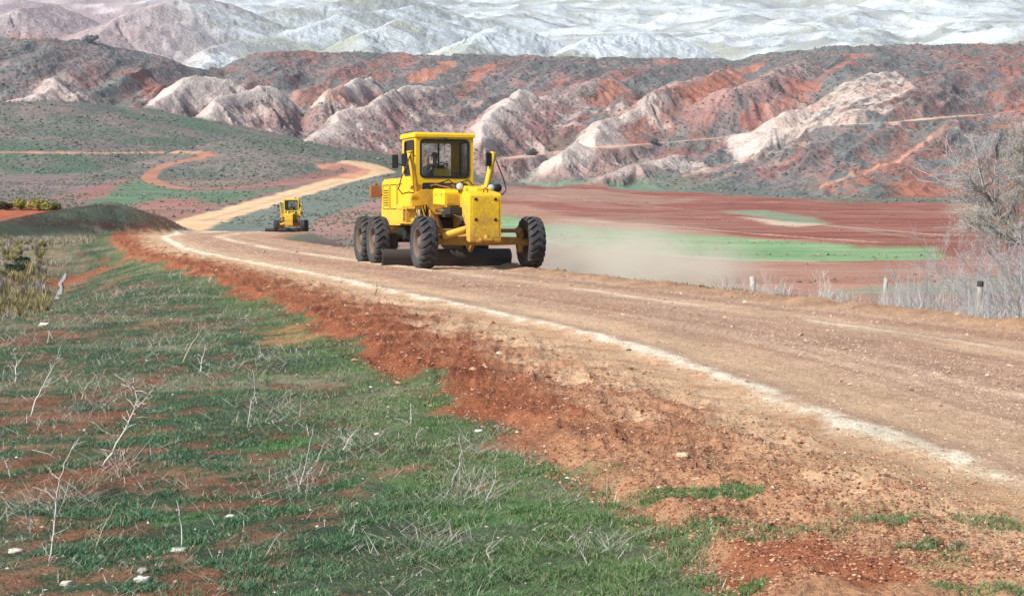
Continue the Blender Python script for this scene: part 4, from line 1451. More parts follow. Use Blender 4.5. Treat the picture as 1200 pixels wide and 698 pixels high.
    rl = MB(); rl.box((-7.42, -.86, 2.02), (.20, .30, .34)); rl.box((-7.42, -.72, 1.92), (.10, .2, .06)); rl.cyl((-7.42, -.86, 2.18), (-7.42, -.86, 2.26), .09, 12, .05); rl.build('rear_lamp_box', RUST, g)
    rp = MB(); rp.box((-7.62, 0, .95), (.28, 1.7, .3)); rp.box((-7.76, 0, .72), (.14, 1.9, .22)); rp.build('rear_bumper', YELD, g)
    # ---- tandem drive
    for s in (-1, 1):
        td = MB(); td.prism([(-4.45, .45), (-4.45, .85), (-4.8, .95), (-6.35, .95), (-6.7, .85), (-6.7, .45), (-6.35, .36), (-4.8, .36)], s * .92, s * 1.12)
        for x_ in (-4.8, -6.35):
            td.cyl((x_, s * .95, .65), (x_, s * 1.38, .65), .13, 14)
        td.cyl((-5.57, s * .3, .75), (-5.57, s * .95, .75), .17, 14)
        td.build('tandem_case', DARK, g)
    ad = MB(); ad.box((-5.55, 0, .85), (.9, 1.1, .45)); ad.piece(); ad.box((-4.0, 0, 1.05), (1.5, .9, .35)); ad.build('transmission_case', DARK, g)
    return g


# ---------------------------------------------------------------- driver
def skin_body(name, bones, mat, parent=None, sub=1, root=None):
    """bones: {joint: (pos, radius)}, edges"""
    joints, edges = bones
    names = list(joints)
    me = bpy.data.meshes.new(name)
    me.from_pydata([joints[n][0] for n in names], [(names.index(a), names.index(b)) for a, b in edges], [])
    o = bpy.data.objects.new(name, me)
    COL.objects.link(o)
    sk = o.modifiers.new('skin', 'SKIN')
    sk.use_smooth_shade = True
    d = me.skin_vertices[0].data
    for i, n in enumerate(names):
        r = joints[n][1]
        d[i].radius = r if isinstance(r, tuple) else (r, r)
        d[i].use_root = (n == (root or names[0]))
    ss = o.modifiers.new('smooth', 'SUBSURF'); ss.levels = sub; ss.render_levels = sub
    me.materials.append(mat)
    # bake it down to a plain mesh
    dg = bpy.context.evaluated_depsgraph_get()
    em = bpy.data.meshes.new_from_object(o.evaluated_get(dg))
    o.modifiers.clear()
    o.data = em
    em.name = name
    if not em.materials: em.materials.append(mat)
    if parent is not None: o.parent = parent
    return o


SKINM = flat_mat('skin', (.36, .19, .12), .6, 0, .1)
JACKET = flat_mat('dark_work_jacket', (.035, .042, .05), .85, 0, .3, 20)
TROUS = flat_mat('dark_trousers', (.03, .03, .04), .85, 0, .3, 20)
CAPM = flat_mat('grey_cap_cloth', (.16, .16, .17), .85, 0, .2, 20)


def make_driver():
    """seated facing +x, hips above the seat; the origin is the point on the cab floor below the hips"""
    J = {'pelvis': ((0, 0, .58), (.14, .15)), 'waist': ((.0, 0, .74), (.12, .145)), 'chest': ((.03, 0, .95), (.125, .17)), 'neckb': ((.03, 0, 1.10), .07),
         'neck': ((.045, 0, 1.17), .055), 'jaw': ((.07, 0, 1.235), (.075, .068)), 'brow': ((.06, 0, 1.32), (.092, .078)), 'crown': ((.045, 0, 1.40), .062)}
    E = [('pelvis', 'waist'), ('waist', 'chest'), ('chest', 'neckb'), ('neckb', 'neck'), ('neck', 'jaw'), ('jaw', 'brow'), ('brow', 'crown')]
    for s, n in ((-1, 'r'), (1, 'l')):
        J['sh' + n] = ((.03, s * .20, 1.06), .068); J['el' + n] = ((.20, s * .29, .83), .048)
        J['wr' + n] = ((.43, s * .19, .99), .033); J['pa' + n] = ((.50, s * .175, 1.02), (.038, .024))
        J['hip' + n] = ((.03, s * .10, .56), .09); J['kn' + n] = ((.45, s * .14, .60), .062)
        J['an' + n] = ((.50, s * .14, .16), .045); J['to' + n] = ((.66, s * .15, .09), .042)
        E += [('chest', 'sh' + n), ('sh' + n, 'el' + n), ('el' + n, 'wr' + n), ('wr' + n, 'pa' + n), ('pelvis', 'hip' + n), ('hip' + n, 'kn' + n), ('kn' + n, 'an' + n), ('an' + n, 'to' + n)]
        for i, (dy, ln) in enumerate(((-.027, .030), (-.009, .036), (.009, .034), (.027, .026))):
            a, b, c = ['f%d%s%s' % (i, n, k) for k in 'abc']
            J[a] = ((.515, s * .175 + dy, 1.025), .0105); J[b] = ((.55 + ln * .4, s * .175 + dy * 1.1, 1.045), .0095); J[c] = ((.56 + ln * .3, s * .175 + dy * 1.1, 1.015), .008)
            E += [(a, b), (b, c)]
        J['t' + n + 'a'] = ((.49, s * .145, 1.03), .011); J['t' + n + 'b'] = ((.53, s * .125, 1.045), .009)
        E += [('t' + n + 'a', 't' + n + 'b')]
    body = skin_body('person', (J, E), SKINM)
    JJ = {k: (v[0], tuple(q + .018 for q in (v[1] if isinstance(v[1], tuple) else (v[1], v[1])))) for k, v in J.items() if k in ('pelvis', 'waist', 'chest', 'neckb', 'shl', 'shr', 'ell', 'elr', 'wrl', 'wrr')}
    JJ['pelvis'] = ((0, 0, .60), (.16, .17)); JJ['wrl'] = (JJ['wrl'][0], (.044, .044)); JJ['wrr'] = (JJ['wrr'][0], (.044, .044))
    skin_body('jacket', (JJ, [e for e in E if e[0] in JJ and e[1] in JJ]), JACKET, body)
    TT = {k: (v[0], tuple(q + .015 for q in (v[1] if isinstance(v[1], tuple) else (v[1], v[1])))) for k, v in J.items() if k in ('pelvis', 'hipl', 'hipr', 'knl', 'knr', 'anl', 'anr')}
    skin_body('trousers', (TT, [e for e in E if e[0] in TT and e[1] in TT]), TROUS, body)
    cp = MB()
    cp.lathe([(1.335, .100), (1.37, .104), (1.42, .088), (1.45, .05), (1.462, .001)], 'z', 20, (.045, 0, 0))
    cp.prism([(.10, -.075), (.19, -.055), (.215, 0), (.19, .055), (.10, .075)], 1.335, 1.348, 'xy')
    cp.build('cap', CAPM, body)
    for s in (-1, 1):
        MB().lathe([(-.012, .001), (-.008, .009), (0, .012), (.008, .009), (.012, .001)], 'z', 8, (.148, s * .032, 1.305)).build('eye', BLACK, body)
        MB().box((.05, s * .093, 1.28), (.045, .02, .065), bev=.008).build('ear', SKINM, body)
    MB().prism([(.135, 1.25), (.175, 1.255), (.145, 1.30)], -.014, .014).build('nose', SKINM, body)
    return body


def place_machine(gr, dr, axle, ang, roll=0.0, pitch=0.0):
    M = Matrix.Translation(axle) @ Matrix.Rotation(ang, 4, 'Z') @ Matrix.Rotation(pitch, 4, 'Y') @ Matrix.Rotation(roll, 4, 'X')
    gr.matrix_world = M
    dr.matrix_world = M @ Matrix.Translation((-4.10, 0, 1.58))


grader = make_grader()
driver = make_driver()
PHI = math.atan2(-.951, .309)
far_grader = copy_tree(grader)
far_driver = copy_tree(driver)
AX = Vector((-.85, 42.53, 0))
AX.z = (zg(-2.17, 42.1) + zg(.47, 42.96)) / 2 - .012
rl_ = math.atan2(zg(.47, 42.96) - zg(-2.17, 42.1), 2.78)
place_machine(grader, driver, AX, PHI, rl_)
fy = 178.0
fx = xat(339, 269, fy)
place_machine(far_grader, far_driver, Vector((fx, fy, zg(fx, fy) - .02)), -math.pi / 2 + .06)
for ch in far_grader.children:
    if ch.name.startswith('moldboard'):
        ch.location.y -= .85
tag(grader, 'large dusty yellow road grader close by on the gravel road', 'road grader', 'yellow road graders')
tag(far_grader, 'small faraway yellow road grader coming over the crest of the road', 'road grader', 'yellow road graders')
tag(driver, 'driver in dark jacket and cap in the cab of the close large grader', 'person', 'grader drivers')
tag(far_driver, 'tiny driver in the cab of the faraway small grader', 'person', 'grader drivers')
print('machines', flush=True)
# ---------------------------------------------------------------- plants, stones
def leafy_mat(name, rough=.7, transl=.25):
    m = bpy.data.materials.new(name); m.use_nodes = True
    nt = m.node_tree; b = nt.nodes['Principled BSDF']; out = nt.nodes['Material Output']
    c = attr(nt, 'tint')
    nt.links.new(c, b.inputs['Base Color'])
    b.inputs['Roughness'].default_value = rough
    b.inputs['Specular IOR Level'].default_value = .25
    t = N(nt, 'ShaderNodeBsdfTranslucent')
    nt.links.new(c, t.inputs[0])
    mx = N(nt, 'ShaderNodeMixShader'); mx.inputs[0].default_value = transl
    nt.links.new(b.outputs[0], mx.inputs[1]); nt.links.new(t.outputs[0], mx.inputs[2])
    nt.links.new(mx.outputs[0], out.inputs['Surface'])
    return m


M_GRASS = leafy_mat('grass_blades')
M_DRY = leafy_mat('dry_stems', .8, .12)


def stone_mat(name):
    m, nt, b = new_mat(name)
    v = obj_coords(nt)
    n = noise(nt, v, 40, 5, .65)
    nt.links.new(scale_col(nt, attr(nt, 'tint'), remap(nt, n, .3, .7, .7, 1.25)), b.inputs['Base Color'])
    b.inputs['Roughness'].default_value = .9
    bump(nt, b, n, .4, .01)
    return m


M_STONE = stone_mat('loose_stone')


def flat_twig(name, rough=.85):
    m, nt, b = new_mat(name)
    nt.links.new(attr(nt, 'tint'), b.inputs['Base Color'])
    b.inputs['Roughness'].default_value = rough
    b.inputs['Specular IOR Level'].default_value = .15
    return m


M_TWIG = flat_twig('bare_twig')


def sample_land(n, ymin, ymax, pmin=-60, pmax=1260):
    """random places on the land, even over the view; returns x, y, z and grid indices"""
    r0 = np.searchsorted(rows, ymin); r1 = np.searchsorted(rows, ymax) - 1
    c0 = np.searchsorted(cols, pmin); c1 = np.searchsorted(cols, pmax) - 1
    fr = RNG.uniform(r0, r1, n); fc = RNG.uniform(c0, c1, n)
    i = fr.astype(int); j = fc.astype(int); a = fr - i; b = fc - j

    def bil(G):
        return G[i, j] * (1 - a) * (1 - b) + G[i + 1, j] * a * (1 - b) + G[i, j + 1] * (1 - a) * b + G[i + 1, j + 1] * a * b
    return bil(GX), bil(GY), bil(GZ), i, j, bil


def blades(x, y, z, h, w, lean, tint, name, mat, bend=.35):
    """one bent blade (two faces) per place"""
    n = len(x)
    az = RNG.uniform(0, 2 * np.pi, n); la = RNG.uniform(0, 2 * np.pi, n)
    ux, uy = np.cos(az) * w / 2, np.sin(az) * w / 2
    lx, ly = np.cos(la) * lean * h, np.sin(la) * lean * h
    z = z - .006
    V = np.empty((n, 5, 3))
    V[:, 0] = np.stack([x - ux, y - uy, z], 1); V[:, 1] = np.stack([x + ux, y + uy, z], 1)
    mx, my, mz = x + lx * bend, y + ly * bend, z + h * .6
    V[:, 2] = np.stack([mx + ux * .7, my + uy * .7, mz], 1); V[:, 3] = np.stack([mx - ux * .7, my - uy * .7, mz], 1)
    V[:, 4] = np.stack([x + lx, y + ly, z + h], 1)
    k = np.arange(n)[:, None] * 5
    F = np.concatenate([k + np.array([0, 1, 2]), k + np.array([0, 2, 3]), k + np.array([3, 2, 4])])
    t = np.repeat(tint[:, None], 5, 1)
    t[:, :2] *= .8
    return mesh_np(name, V.reshape(-1, 3), F, mat, {'tint': t.reshape(-1, 3)})


# turf
x, y, z, i, j, bil = sample_land(900000, 4.6, 75)
gm = bil(GRASSY)
clump = fbm(x / .16, y / .16, 301, 3)
keep = RNG.uniform(0, 1, len(x)) < gm ** 1.3 * sstep(.34, .70, clump) * .85
keep |= (RNG.uniform(0, 1, len(x)) < .10 * sstep(.5, .7, clump)) & (bil(ISGRASS) > .5)
x, y, z, clump, bil_g = x[keep], y[keep], z[keep], clump[keep], bil(TINT[..., 1])[keep]
dl = xleft(y) - x
n = len(x)
h = RNG.uniform(.007, .024, n) * (.7 + .9 * clump) * (1 + y / 60)
w = .0018 * (1 + y / 6) * RNG.uniform(.7, 1.4, n)
mixv = RNG.uniform(0, 1, n) * .5 + .5 * fbm(x / .6, y / .6, 305, 3)
t = lerp(C3((n,), (.065, .165, .090)), (.135, .255, .115), np.clip((mixv - .3) * 1.8, 0, 1))
t = lerp(t, (.17, .26, .085), np.exp(-((dl - .2) / .7) ** 2) * .7)
t = lerp(t, (.105, .215, .065), sstep(.12, .17, bil_g) * .6)
t = lerp(t, (.36, .33, .24), (RNG.uniform(0, 1, n) < .09 + .25 * sstep(.5, .7, fbm(x / 1.1, y / 1.1, 151, 4))).astype(float))
t *= RNG.uniform(.75, 1.25, n)[:, None]
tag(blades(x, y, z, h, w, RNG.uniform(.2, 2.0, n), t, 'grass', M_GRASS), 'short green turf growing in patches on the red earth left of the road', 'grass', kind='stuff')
print('grass', n, flush=True)


# fine dead stems and litter in the turf
CLUST = [(60, 390, 75, 30), (225, 395, 70, 35), (320, 480, 60, 22), (545, 580, 45, 25), (120, 470, 60, 30), (150, 545, 45, 22), (30, 440, 50, 30), (350, 565, 45, 22), (500, 640, 60, 18),
         (420, 520, 50, 18), (60, 590, 60, 20), (250, 330, 70, 25), (150, 340, 60, 22), (570, 520, 40, 18), (700, 640, 50, 15), (300, 420, 70, 18)]
x, y, z, i, j, bil = sample_land(80000, 4.6, 45, -60, 900)
u = 600 + FPX * x / y; vpx = 349 - FPX * ((z - CAMZ) / y + SP / CP) / (1 - (z - CAMZ) / y * SP / CP)
dens = np.full(len(x), .16)
for a, b, ra, rb in CLUST:
    c = hit(a, b); rx = ra / FPX * c.y; ry = abs(hit(a, b - rb).y - c.y)
    dens = np.maximum(dens, 1.0 * np.exp(-((x - c.x) / rx) ** 2 - ((y - c.y) / ry) ** 2))
keep = (RNG.uniform(0, 1, len(x)) < dens) & (bil(ISGRASS) > .6) & (bil(GI['bank']) < .3)
x, y, z, dn = x[keep], y[keep], z[keep], dens[keep]
n = len(x)
L = RNG.uniform(.02, .10, n) * (1 + y / 40) * (.5 + .9 * dn)
t = lerp(C3((n,), (.28, .26, .23)), (.56, .54, .50), RNG.uniform(0, 1, n) ** .8); t = lerp(t, (.30, .22, .14), (RNG.uniform(0, 1, n) < .25) * 1.0)
o = blades(x, y, z, L * RNG.uniform(.15, .9, n), .00115 * (1 + y / 6.5) * RNG.uniform(.6, 1.6, n), RNG.uniform(.3, 3.2, n), t, 'dry_grass', M_DRY, .55)
tag(o, 'thin pale dead stems and straw lying through the turf', 'dry grass', kind='stuff')


# tall dry grass on the far left flat and tufts on the bank
x, y, z, i, j, bil = sample_land(110000, 26, 160, -60, 330)
bkm = bil(GI['bank']); dm = bil(ISDRY) * (1 - bkm)
back = (y > np.interp(600 + FPX * x / y, [b[0] for b in BANK], [b[2] for b in BANK]) - 1) & (600 + FPX * x / y < 110)
k = RNG.uniform(0, 1, len(x)) < np.clip(dm * .55 + bkm * .35 * (~back), 0, 1) * sstep(.35, .6, fbm(x / 1.2, y / 3, 311, 3))
x, y, z, bkm = x[k], y[k], z[k], bkm[k]; n = len(x)
t = lerp(C3((n,), (.25, .215, .135)), (.36, .33, .25), RNG.uniform(0, 1, n))
t = lerp(t, (.33, .29, .28), sstep(.45, .6, fbm(x / 4, y / 8, 313, 2)))
tb = lerp(C3((n,), (.07, .10, .065)), (.17, .19, .125), RNG.uniform(0, 1, n))
t = lerp(t, tb, np.clip(bkm, 0, 1))
o = blades(x, y, z, RNG.uniform(.05, .16, n) * (1 + y / 140) * (1 - .55 * np.clip(bkm, 0, 1)), .004 * (1 + y / 9) * RNG.uniform(.6, 1.3, n), RNG.uniform(.1, 1.2, n), t, 'dry_grass', M_DRY)
tag(o, 'rough dry and grey-green grass on the flat and the bank at far left', 'dry grass', kind='stuff')


# gravel and clods
def pebbles(x, y, z, s, tint, name, label, cat, flatten=.65):
    n = len(x)
    base = np.array([(1, 0, 0), (-1, 0, 0), (0, 1, 0), (0, -1, 0), (0, 0, 1), (0, 0, -.6), ], float)
    F0 = np.array([(0, 2, 4), (2, 1, 4), (1, 3, 4), (3, 0, 4), (2, 0, 5), (1, 2, 5), (3, 1, 5), (0, 3, 5)])
    V = base[None] + RNG.uniform(-.38, .38, (n, 6, 3))
    a = RNG.uniform(0, 6.28, n)
    c, s_ = np.cos(a)[:, None], np.sin(a)[:, None]
    V = np.stack([V[..., 0] * c - V[..., 1] * s_, V[..., 0] * s_ + V[..., 1] * c, V[..., 2] * flatten], -1)
    V = V * s[:, None, None] + np.stack([x, y, z + s * .12], 1)[:, None, :]
    F = (np.arange(n)[:, None, None] * 6 + F0[None]).reshape(-1, 3)
    o = mesh_np(name, V.reshape(-1, 3), F, M_STONE, {'tint': np.repeat(tint, 6, 0)}, smooth=False)
    return tag(o, label, cat, kind='stuff')


x, y, z, i, j, bil = sample_land(150000, 5.2, 75)
xl, xw, xr = xleft(y), xwhite(y), xright(y)
q = x - xw
on = (q > -.2) & (x < xr + .4)
lanes = .22 + .9 * np.exp(-((q - 1.9) / .8) ** 2) + .8 * np.exp(-((q - 5.0) / .7) ** 2) + 1.6 * np.exp(-((x - xr + .1) / .45) ** 2)
k = on & (RNG.uniform(0, 1, len(x)) < lanes * .55)
X_, Y_, Z_ = x[k], y[k], z[k]; n = len(X_)
s = RNG.uniform(.0022, .0062, n) * (1 + Y_ / 16) * np.where(RNG.uniform(0, 1, n) < .04, RNG.uniform(1.4, np.clip(Y_ / 4, 1.6, 3.0), n), 1)
t = lerp(C3((n,), (.34, .21, .135)), (.60, .46, .34), RNG.uniform(0, 1, n)); t = lerp(t, (.24, .13, .09), (RNG.uniform(0, 1, n) < .3) * .8)
t = lerp(t, (.40, .24, .14), np.clip(1 - (xr[k] - X_) / 1.2, 0, 1) * .6)
pebbles(X_, Y_, Z_, s, t, 'gravel', 'loose gravel spread over the graded road surface', 'gravel')
tt = (x - xl) / np.maximum(xw - xl, .2)
k = (tt > -.06) & (q < -.1) & (RNG.uniform(0, 1, len(x)) < .62 * (1 - .75 * sstep(.45, .9, tt)))
X_, Y_, Z_ = x[k], y[k], z[k]; n = len(X_); rt = tt[k]
s = RNG.uniform(.0022, .0062, n) * (1 + Y_ / 16) * np.where(RNG.uniform(0, 1, n) < .05, RNG.uniform(1.4, np.clip(Y_ / 4, 1.6, 3.6), n), 1)
t = lerp(C3((n,), (.27, .095, .048)), (.14, .048, .028), RNG.uniform(0, 1, n)); t = lerp(t, (.46, .27, .16), (RNG.uniform(0, 1, n) < .3 + .5 * sstep(.45, .8, rt)) * .9)
t = lerp(t, (.62, .52, .42), (RNG.uniform(0, 1, n) < .012) * 1.0)
pebbles(X_, Y_, Z_, s, t, 'soil_rubble', 'crumbled red soil clods along the left edge of the road', 'soil clods')
# pebbles in the turf
x, y, z, i, j, bil = sample_land(5000, 4.8, 30, -40, 900)
k = (bil(ISGRASS) > .7) & (RNG.uniform(0, 1, len(x)) < .22)
X_, Y_, Z_ = x[k], y[k], z[k]; n = len(X_)
t = lerp(C3((n,), (.36, .24, .17)), (.62, .60, .54), RNG.uniform(0, 1, n) ** 2)
pebbles(X_, Y_, Z_ - .002, RNG.uniform(.0025, .008, n) * (1 + Y_ / 16), t, 'pebbles', 'small scattered pebbles among the turf and red earth', 'pebbles')


# single stones
def stone(px, py, wpx, hpx, tint, label):
    c = hit(px, py)
    r = wpx / FPX * c.y / 2; rz = hpx / FPX * c.y / 2
    bm = bmesh.new()
    bmesh.ops.create_icosphere(bm, subdivisions=3, radius=1)
    sd = random.random() * 50
    for v in bm.verts:
        p = v.co.copy()
        f = 1 + .75 * (float(fbm(np.array([p.x * 1.3 + sd]), np.array([p.y * 1.3 + p.z * 1.7]), 7, 3)[0]) - .5)
        v.co = Vector((p.x * r * f, p.y * r * .8 * f, max(min(p.z, .72), -.5) * rz * 1.25 * f))
    me = bpy.data.meshes.new('stone'); bm.to_mesh(me); bm.free()
    for p in me.polygons: p.use_smooth = True
    at = me.attributes.new('tint', 'FLOAT_COLOR', 'POINT')
    for d in at.data: d.color = (*[q * .82 for q in tint], 1)
    me.materials.append(M_STONE)
    o = bpy.data.objects.new('stone', me); COL.objects.link(o)
    o.location = (c.x, c.y, c.z + rz * .18); o.rotation_euler.z = random.uniform(-.6, .6)
    return tag(o, label, 'stone', 'single stones in the turf')


random.seed(21)
stone(79, 685, 15, 9, (.66, .62, .50), 'cream stone on red earth nearest the bottom left corner')
stone(167, 680, 20, 10, (.78, .76, .70), 'largest white stone low on the red earth, below a grey one')
stone(167, 670, 12, 9, (.34, .38, .35), 'grey stone touching the top of the largest white stone')
stone(18, 646, 20, 7, (.62, .58, .47), 'flat cream stone at the left edge of the turf beside the tall forked stalk')
stone(119, 653, 11, 5, (.60, .53, .46), 'small flat pinkish stone between the tall forked stalk and the thin straight stalk')
stone(210, 645, 20, 7, (.47, .48, .43), 'flat grey stone at the foot of the lone upright stalk')
stone(271, 605, 13, 5, (.70, .67, .60), 'pale stone right of the lone upright stalk')
stone(575, 676, 9, 6, (.80, .78, .74), 'small bright white stone by the bottom edge under the crooked dead stalk')
stone(529, 681, 13, 5, (.62, .61, .57), 'flat pale stone by the bottom edge left of the small bright white one')
stone(561, 505, 11, 4, (.70, .68, .62), 'white stone on the turf close to the red soil margin')
stone(442, 509, 8, 4, (.68, .65, .58), 'small pale stone between two short stalks in mid turf')
stone(52, 381, 12, 5, (.70, .69, .64), 'pale flat stone in the dry far left turf below the ditch')
stone(800, 534, 15, 7, (.62, .46, .33), 'pinkish stone sitting in the red soil margin')
stone(737, 411, 6, 4, (.10, .06, .045), 'dark clod lying beside the pale line of the road')


# dead weed stalks
def tint_obj(o, col, var=.15):
    me = o.data
    at = me.attributes.new('tint', 'FLOAT_COLOR', 'POINT')
    n = len(me.vertices)
    c = np.ones((n, 4), np.float32)
    c[:, :3] = np.array(col)[None] * RNG.uniform(1 - var, 1 + var, (n, 1))
    at.data.foreach_set('color', c.ravel())
    return o


def weed(paths, label, r=.0042, col=(.56, .53, .45), twigs=6, name='dry_weed'):
    base = hit(*paths[0][0])
    Y0 = base.y
    m = MB()
    o = empty(name, base)
    for k, p in enumerate(paths):
        pts = []
        dd = 0
        for i, (a, b) in enumerate(p):
            dd += random.uniform(-.03, .03) * Y0 / 6
            if i == 0 and k == 0:
                pts.append(Vector((0, 0, -.01)))
            else:
                kx, kz = ray(a, b)
                Y = Y0 + (dd if k == 0 or i else 0)
                pts.append(Vector((kx * Y, Y, CAMZ + kz * Y)) - base)
        fine = [pts[0]]
        for a, b in zip(pts, pts[1:]):
            for s_ in (.33, .66):
                fine.append(a.lerp(b, s_) + Vector([random.uniform(-1, 1) * (b - a).length * .05 for _ in range(3)]))
            fine.append(b)
        rr = r * Y0 / 6 * (.55 if k else 1) * .85
        rad = [rr * (1 - .72 * i / (len(fine) - 1)) for i in range(len(fine))]
        mm = MB().tube(fine, rad, 5)
        for _ in range(twigs if k == 0 else twigs // 2):
            i = random.randint(1, len(fine) - 1)
            L = (fine[-1] - fine[0]).length * random.uniform(.10, .30)
            d = Vector((random.uniform(-1, 1), random.uniform(-1, 1), random.uniform(-.1, 1))).normalized() * L
            mm.tube([fine[i], fine[i] + d * .5 + Vector((0, 0, L * .08)), fine[i] + d], [rr * .4, rr * .3, rr * .18], 4)
        tint_obj(mm.build('stalk' if k == 0 else 'branch', M_TWIG, o), col)
    return tag(o, label, 'dead weed', 'dead weed stalks in the turf')


random.seed(33)
PALEW = (.50, .485, .44); STRAW = (.42, .36, .25); GREYW = (.40, .40, .38)
weed([[(57, 657), (63, 625), (66, 585), (70, 560), (80, 535), (93, 512)], [(66, 586), (57, 577), (38, 570)], [(63, 626), (72, 622), (82, 616)], [(70, 561), (62, 556), (57, 547)]], 'tall pale forked stalk rising over the flat cream stone near the left edge', .0045, PALEW, 8)
weed([[(120, 545), (136, 520), (150, 497), (158, 478), (161, 468), (155, 452)], [(137, 518), (128, 507), (104, 492)], [(158, 480), (168, 470), (184, 449)], [(152, 496), (143, 486)], [(160, 474), (172, 483), (190, 481)]], 'bushy pale dead weed with a hooked tip, biggest in the turf', .0052, PALEW, 16)
weed([[(36, 488), (42, 468), (52, 450), (62, 430), (67, 420)], [(50, 454), (62, 448), (80, 437)]], 'pale leaning forked stalk above the bushy hooked weed at far left', .0045, PALEW, 8)
weed([[(212, 642), (213, 622), (210, 604), (207, 586)]], 'lone upright pale stalk standing on a flat grey stone', .0034, PALEW, 1)
weed([[(110, 642), (120, 620), (130, 603), (138, 588)]], 'thin straight leaning stalk between two stones near the bottom left', .0030, STRAW, 1)
weed([[(35, 624), (36, 610), (35, 598)], [(35, 612), (30, 604)]], 'short stalk left of the tall forked one', .0028, GREYW, 3)
weed([[(213, 426), (222, 408), (233, 392), (242, 379)]], 'long straw stalk leaning right in the upper turf', .0036, STRAW, 3)
weed([[(234, 436), (237, 420), (241, 405)], [(236, 428), (231, 418)]], 'stiff pale stalk just right of the long leaning straw one', .0038, PALEW, 4)
weed([[(290, 501), (294, 475), (299, 460), (296, 433)], [(294, 476), (303, 462)]], 'tall thin curved stalk in the middle of the upper turf', .0034, GREYW, 3)
weed([[(350, 576), (357, 550), (362, 528), (367, 503)], [(353, 566), (366, 548), (374, 537)], [(352, 570), (344, 560)]], 'slim grey stalk rising from a fan of twigs in mid turf', .0036, GREYW, 9)
weed([[(400, 528), (408, 516), (414, 508), (421, 501)], [(405, 520), (414, 520)]], 'short leaning stalk left of the small pale mid turf stone', .0034, PALEW, 6)
weed([[(362, 508), (359, 498)], [(362, 508), (366, 501)]], 'tiny white forked stub beside the slim grey stalk', .0034, PALEW, 1)
weed([[(528, 566), (538, 548), (541, 528), (537, 512)], [(538, 549), (522, 538), (520, 548)]], 'curved grey stalk with a bent tip near the grass edge', .0036, GREYW, 5)
weed([[(566, 592), (575, 575), (581, 560), (580, 546)], [(568, 590), (560, 572), (553, 578)], [(570, 586), (580, 597)]], 'many stemmed grey weed with a looped top by the grass edge', .0036, GREYW, 10)
weed([[(577, 657), (570, 645), (578, 633), (580, 623)], [(572, 648), (582, 642)]], 'crooked dead stalk over the small bright white stone', .0036, PALEW, 4)
weed([[(412, 630), (415, 618), (417, 609)]], 'single short pale stalk in the lower middle of the turf', .0034, PALEW, 1)
weed([[(481, 500), (482, 488), (481, 472)], [(481, 499), (472, 492)], [(482, 496), (462, 490)]], 'upright stalk with side twigs close to the red soil margin', .0034, PALEW, 4)
weed([[(487, 515), (490, 506), (493, 499)]], 'stubby white stalk just below the upright stalk by the red soil', .0036, PALEW, 1)
weed([[(18, 447), (20, 425), (16, 410)], [(19, 430), (30, 412)], [(18, 440), (8, 425)]], 'pale twiggy weed at the left edge of the upper turf', .004, PALEW, 12)
weed([[(14, 560), (8, 545), (3, 535)], [(9, 548), (18, 540)]], 'broken grey weed at the left edge beside the bushy hooked weed', .004, GREYW, 7)
weed([[(250, 685), (236, 675), (220, 668)]], 'straw stalk lying almost flat right of the largest white stone', .003, STRAW, 1)
weed([[(440, 345), (442, 338), (441, 330)]], 'tiny dark stalk at the top of the grass beside the red soil', .003, (.2, .15, .1), 1)
weed([[(95, 468), (100, 455), (112, 440)], [(98, 460), (92, 448)]], 'straw tuft stalk between the far left stalk and the bushy hooked weed', .0032, STRAW, 5)
weed([[(663, 633), (672, 625), (660, 615)], [(668, 628), (680, 632)]], 'small pale sprig at the end of the turf below the red soil', .0036, PALEW, 4)
weed([[(310, 650), (322, 632), (330, 622)]], 'thin stalk leaning right below the green patch in the lower turf', .003, GREYW, 1)
print('weeds', flush=True)
# ---------------------------------------------------------------- bushes, tree, posts, water
def blade_pack(V, F, T, c, n, h, spread, wid, cols):
    """a tussock: n blades fanning from c"""
    for _ in range(n):
        a = random.uniform(0, 6.283); l = random.uniform(.1, 1) * spread
        hh = h * random.uniform(.5, 1.05)
        b = Vector((c[0] + random.uniform(-.25, .25) * spread, c[1] + random.uniform(-.25, .25) * spread, c[2] - .02))
        tip = b + Vector((math.cos(a) * l, math.sin(a) * l, hh))
        s = Vector((-math.sin(a), math.cos(a), 0)).lerp(Vector((random.uniform(-1, 1), random.uniform(-1, 1), 0)), .5) * wid
        mid = b.lerp(tip, .55) + Vector((0, 0, hh * .12))
        o = len(V)
        V += [b - s, b + s, mid + s * .7, mid - s * .7, tip]
        F += [(o, o + 1, o + 2), (o, o + 2, o + 3), (o + 3, o + 2, o + 4)]
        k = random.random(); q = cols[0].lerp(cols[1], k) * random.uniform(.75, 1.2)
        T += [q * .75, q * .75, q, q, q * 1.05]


def np_obj(name, V, F, T, mat):
    return mesh_np(name, np.array([tuple(v) for v in V]), np.array(F), mat, {'tint': np.array([tuple(t) for t in T])})


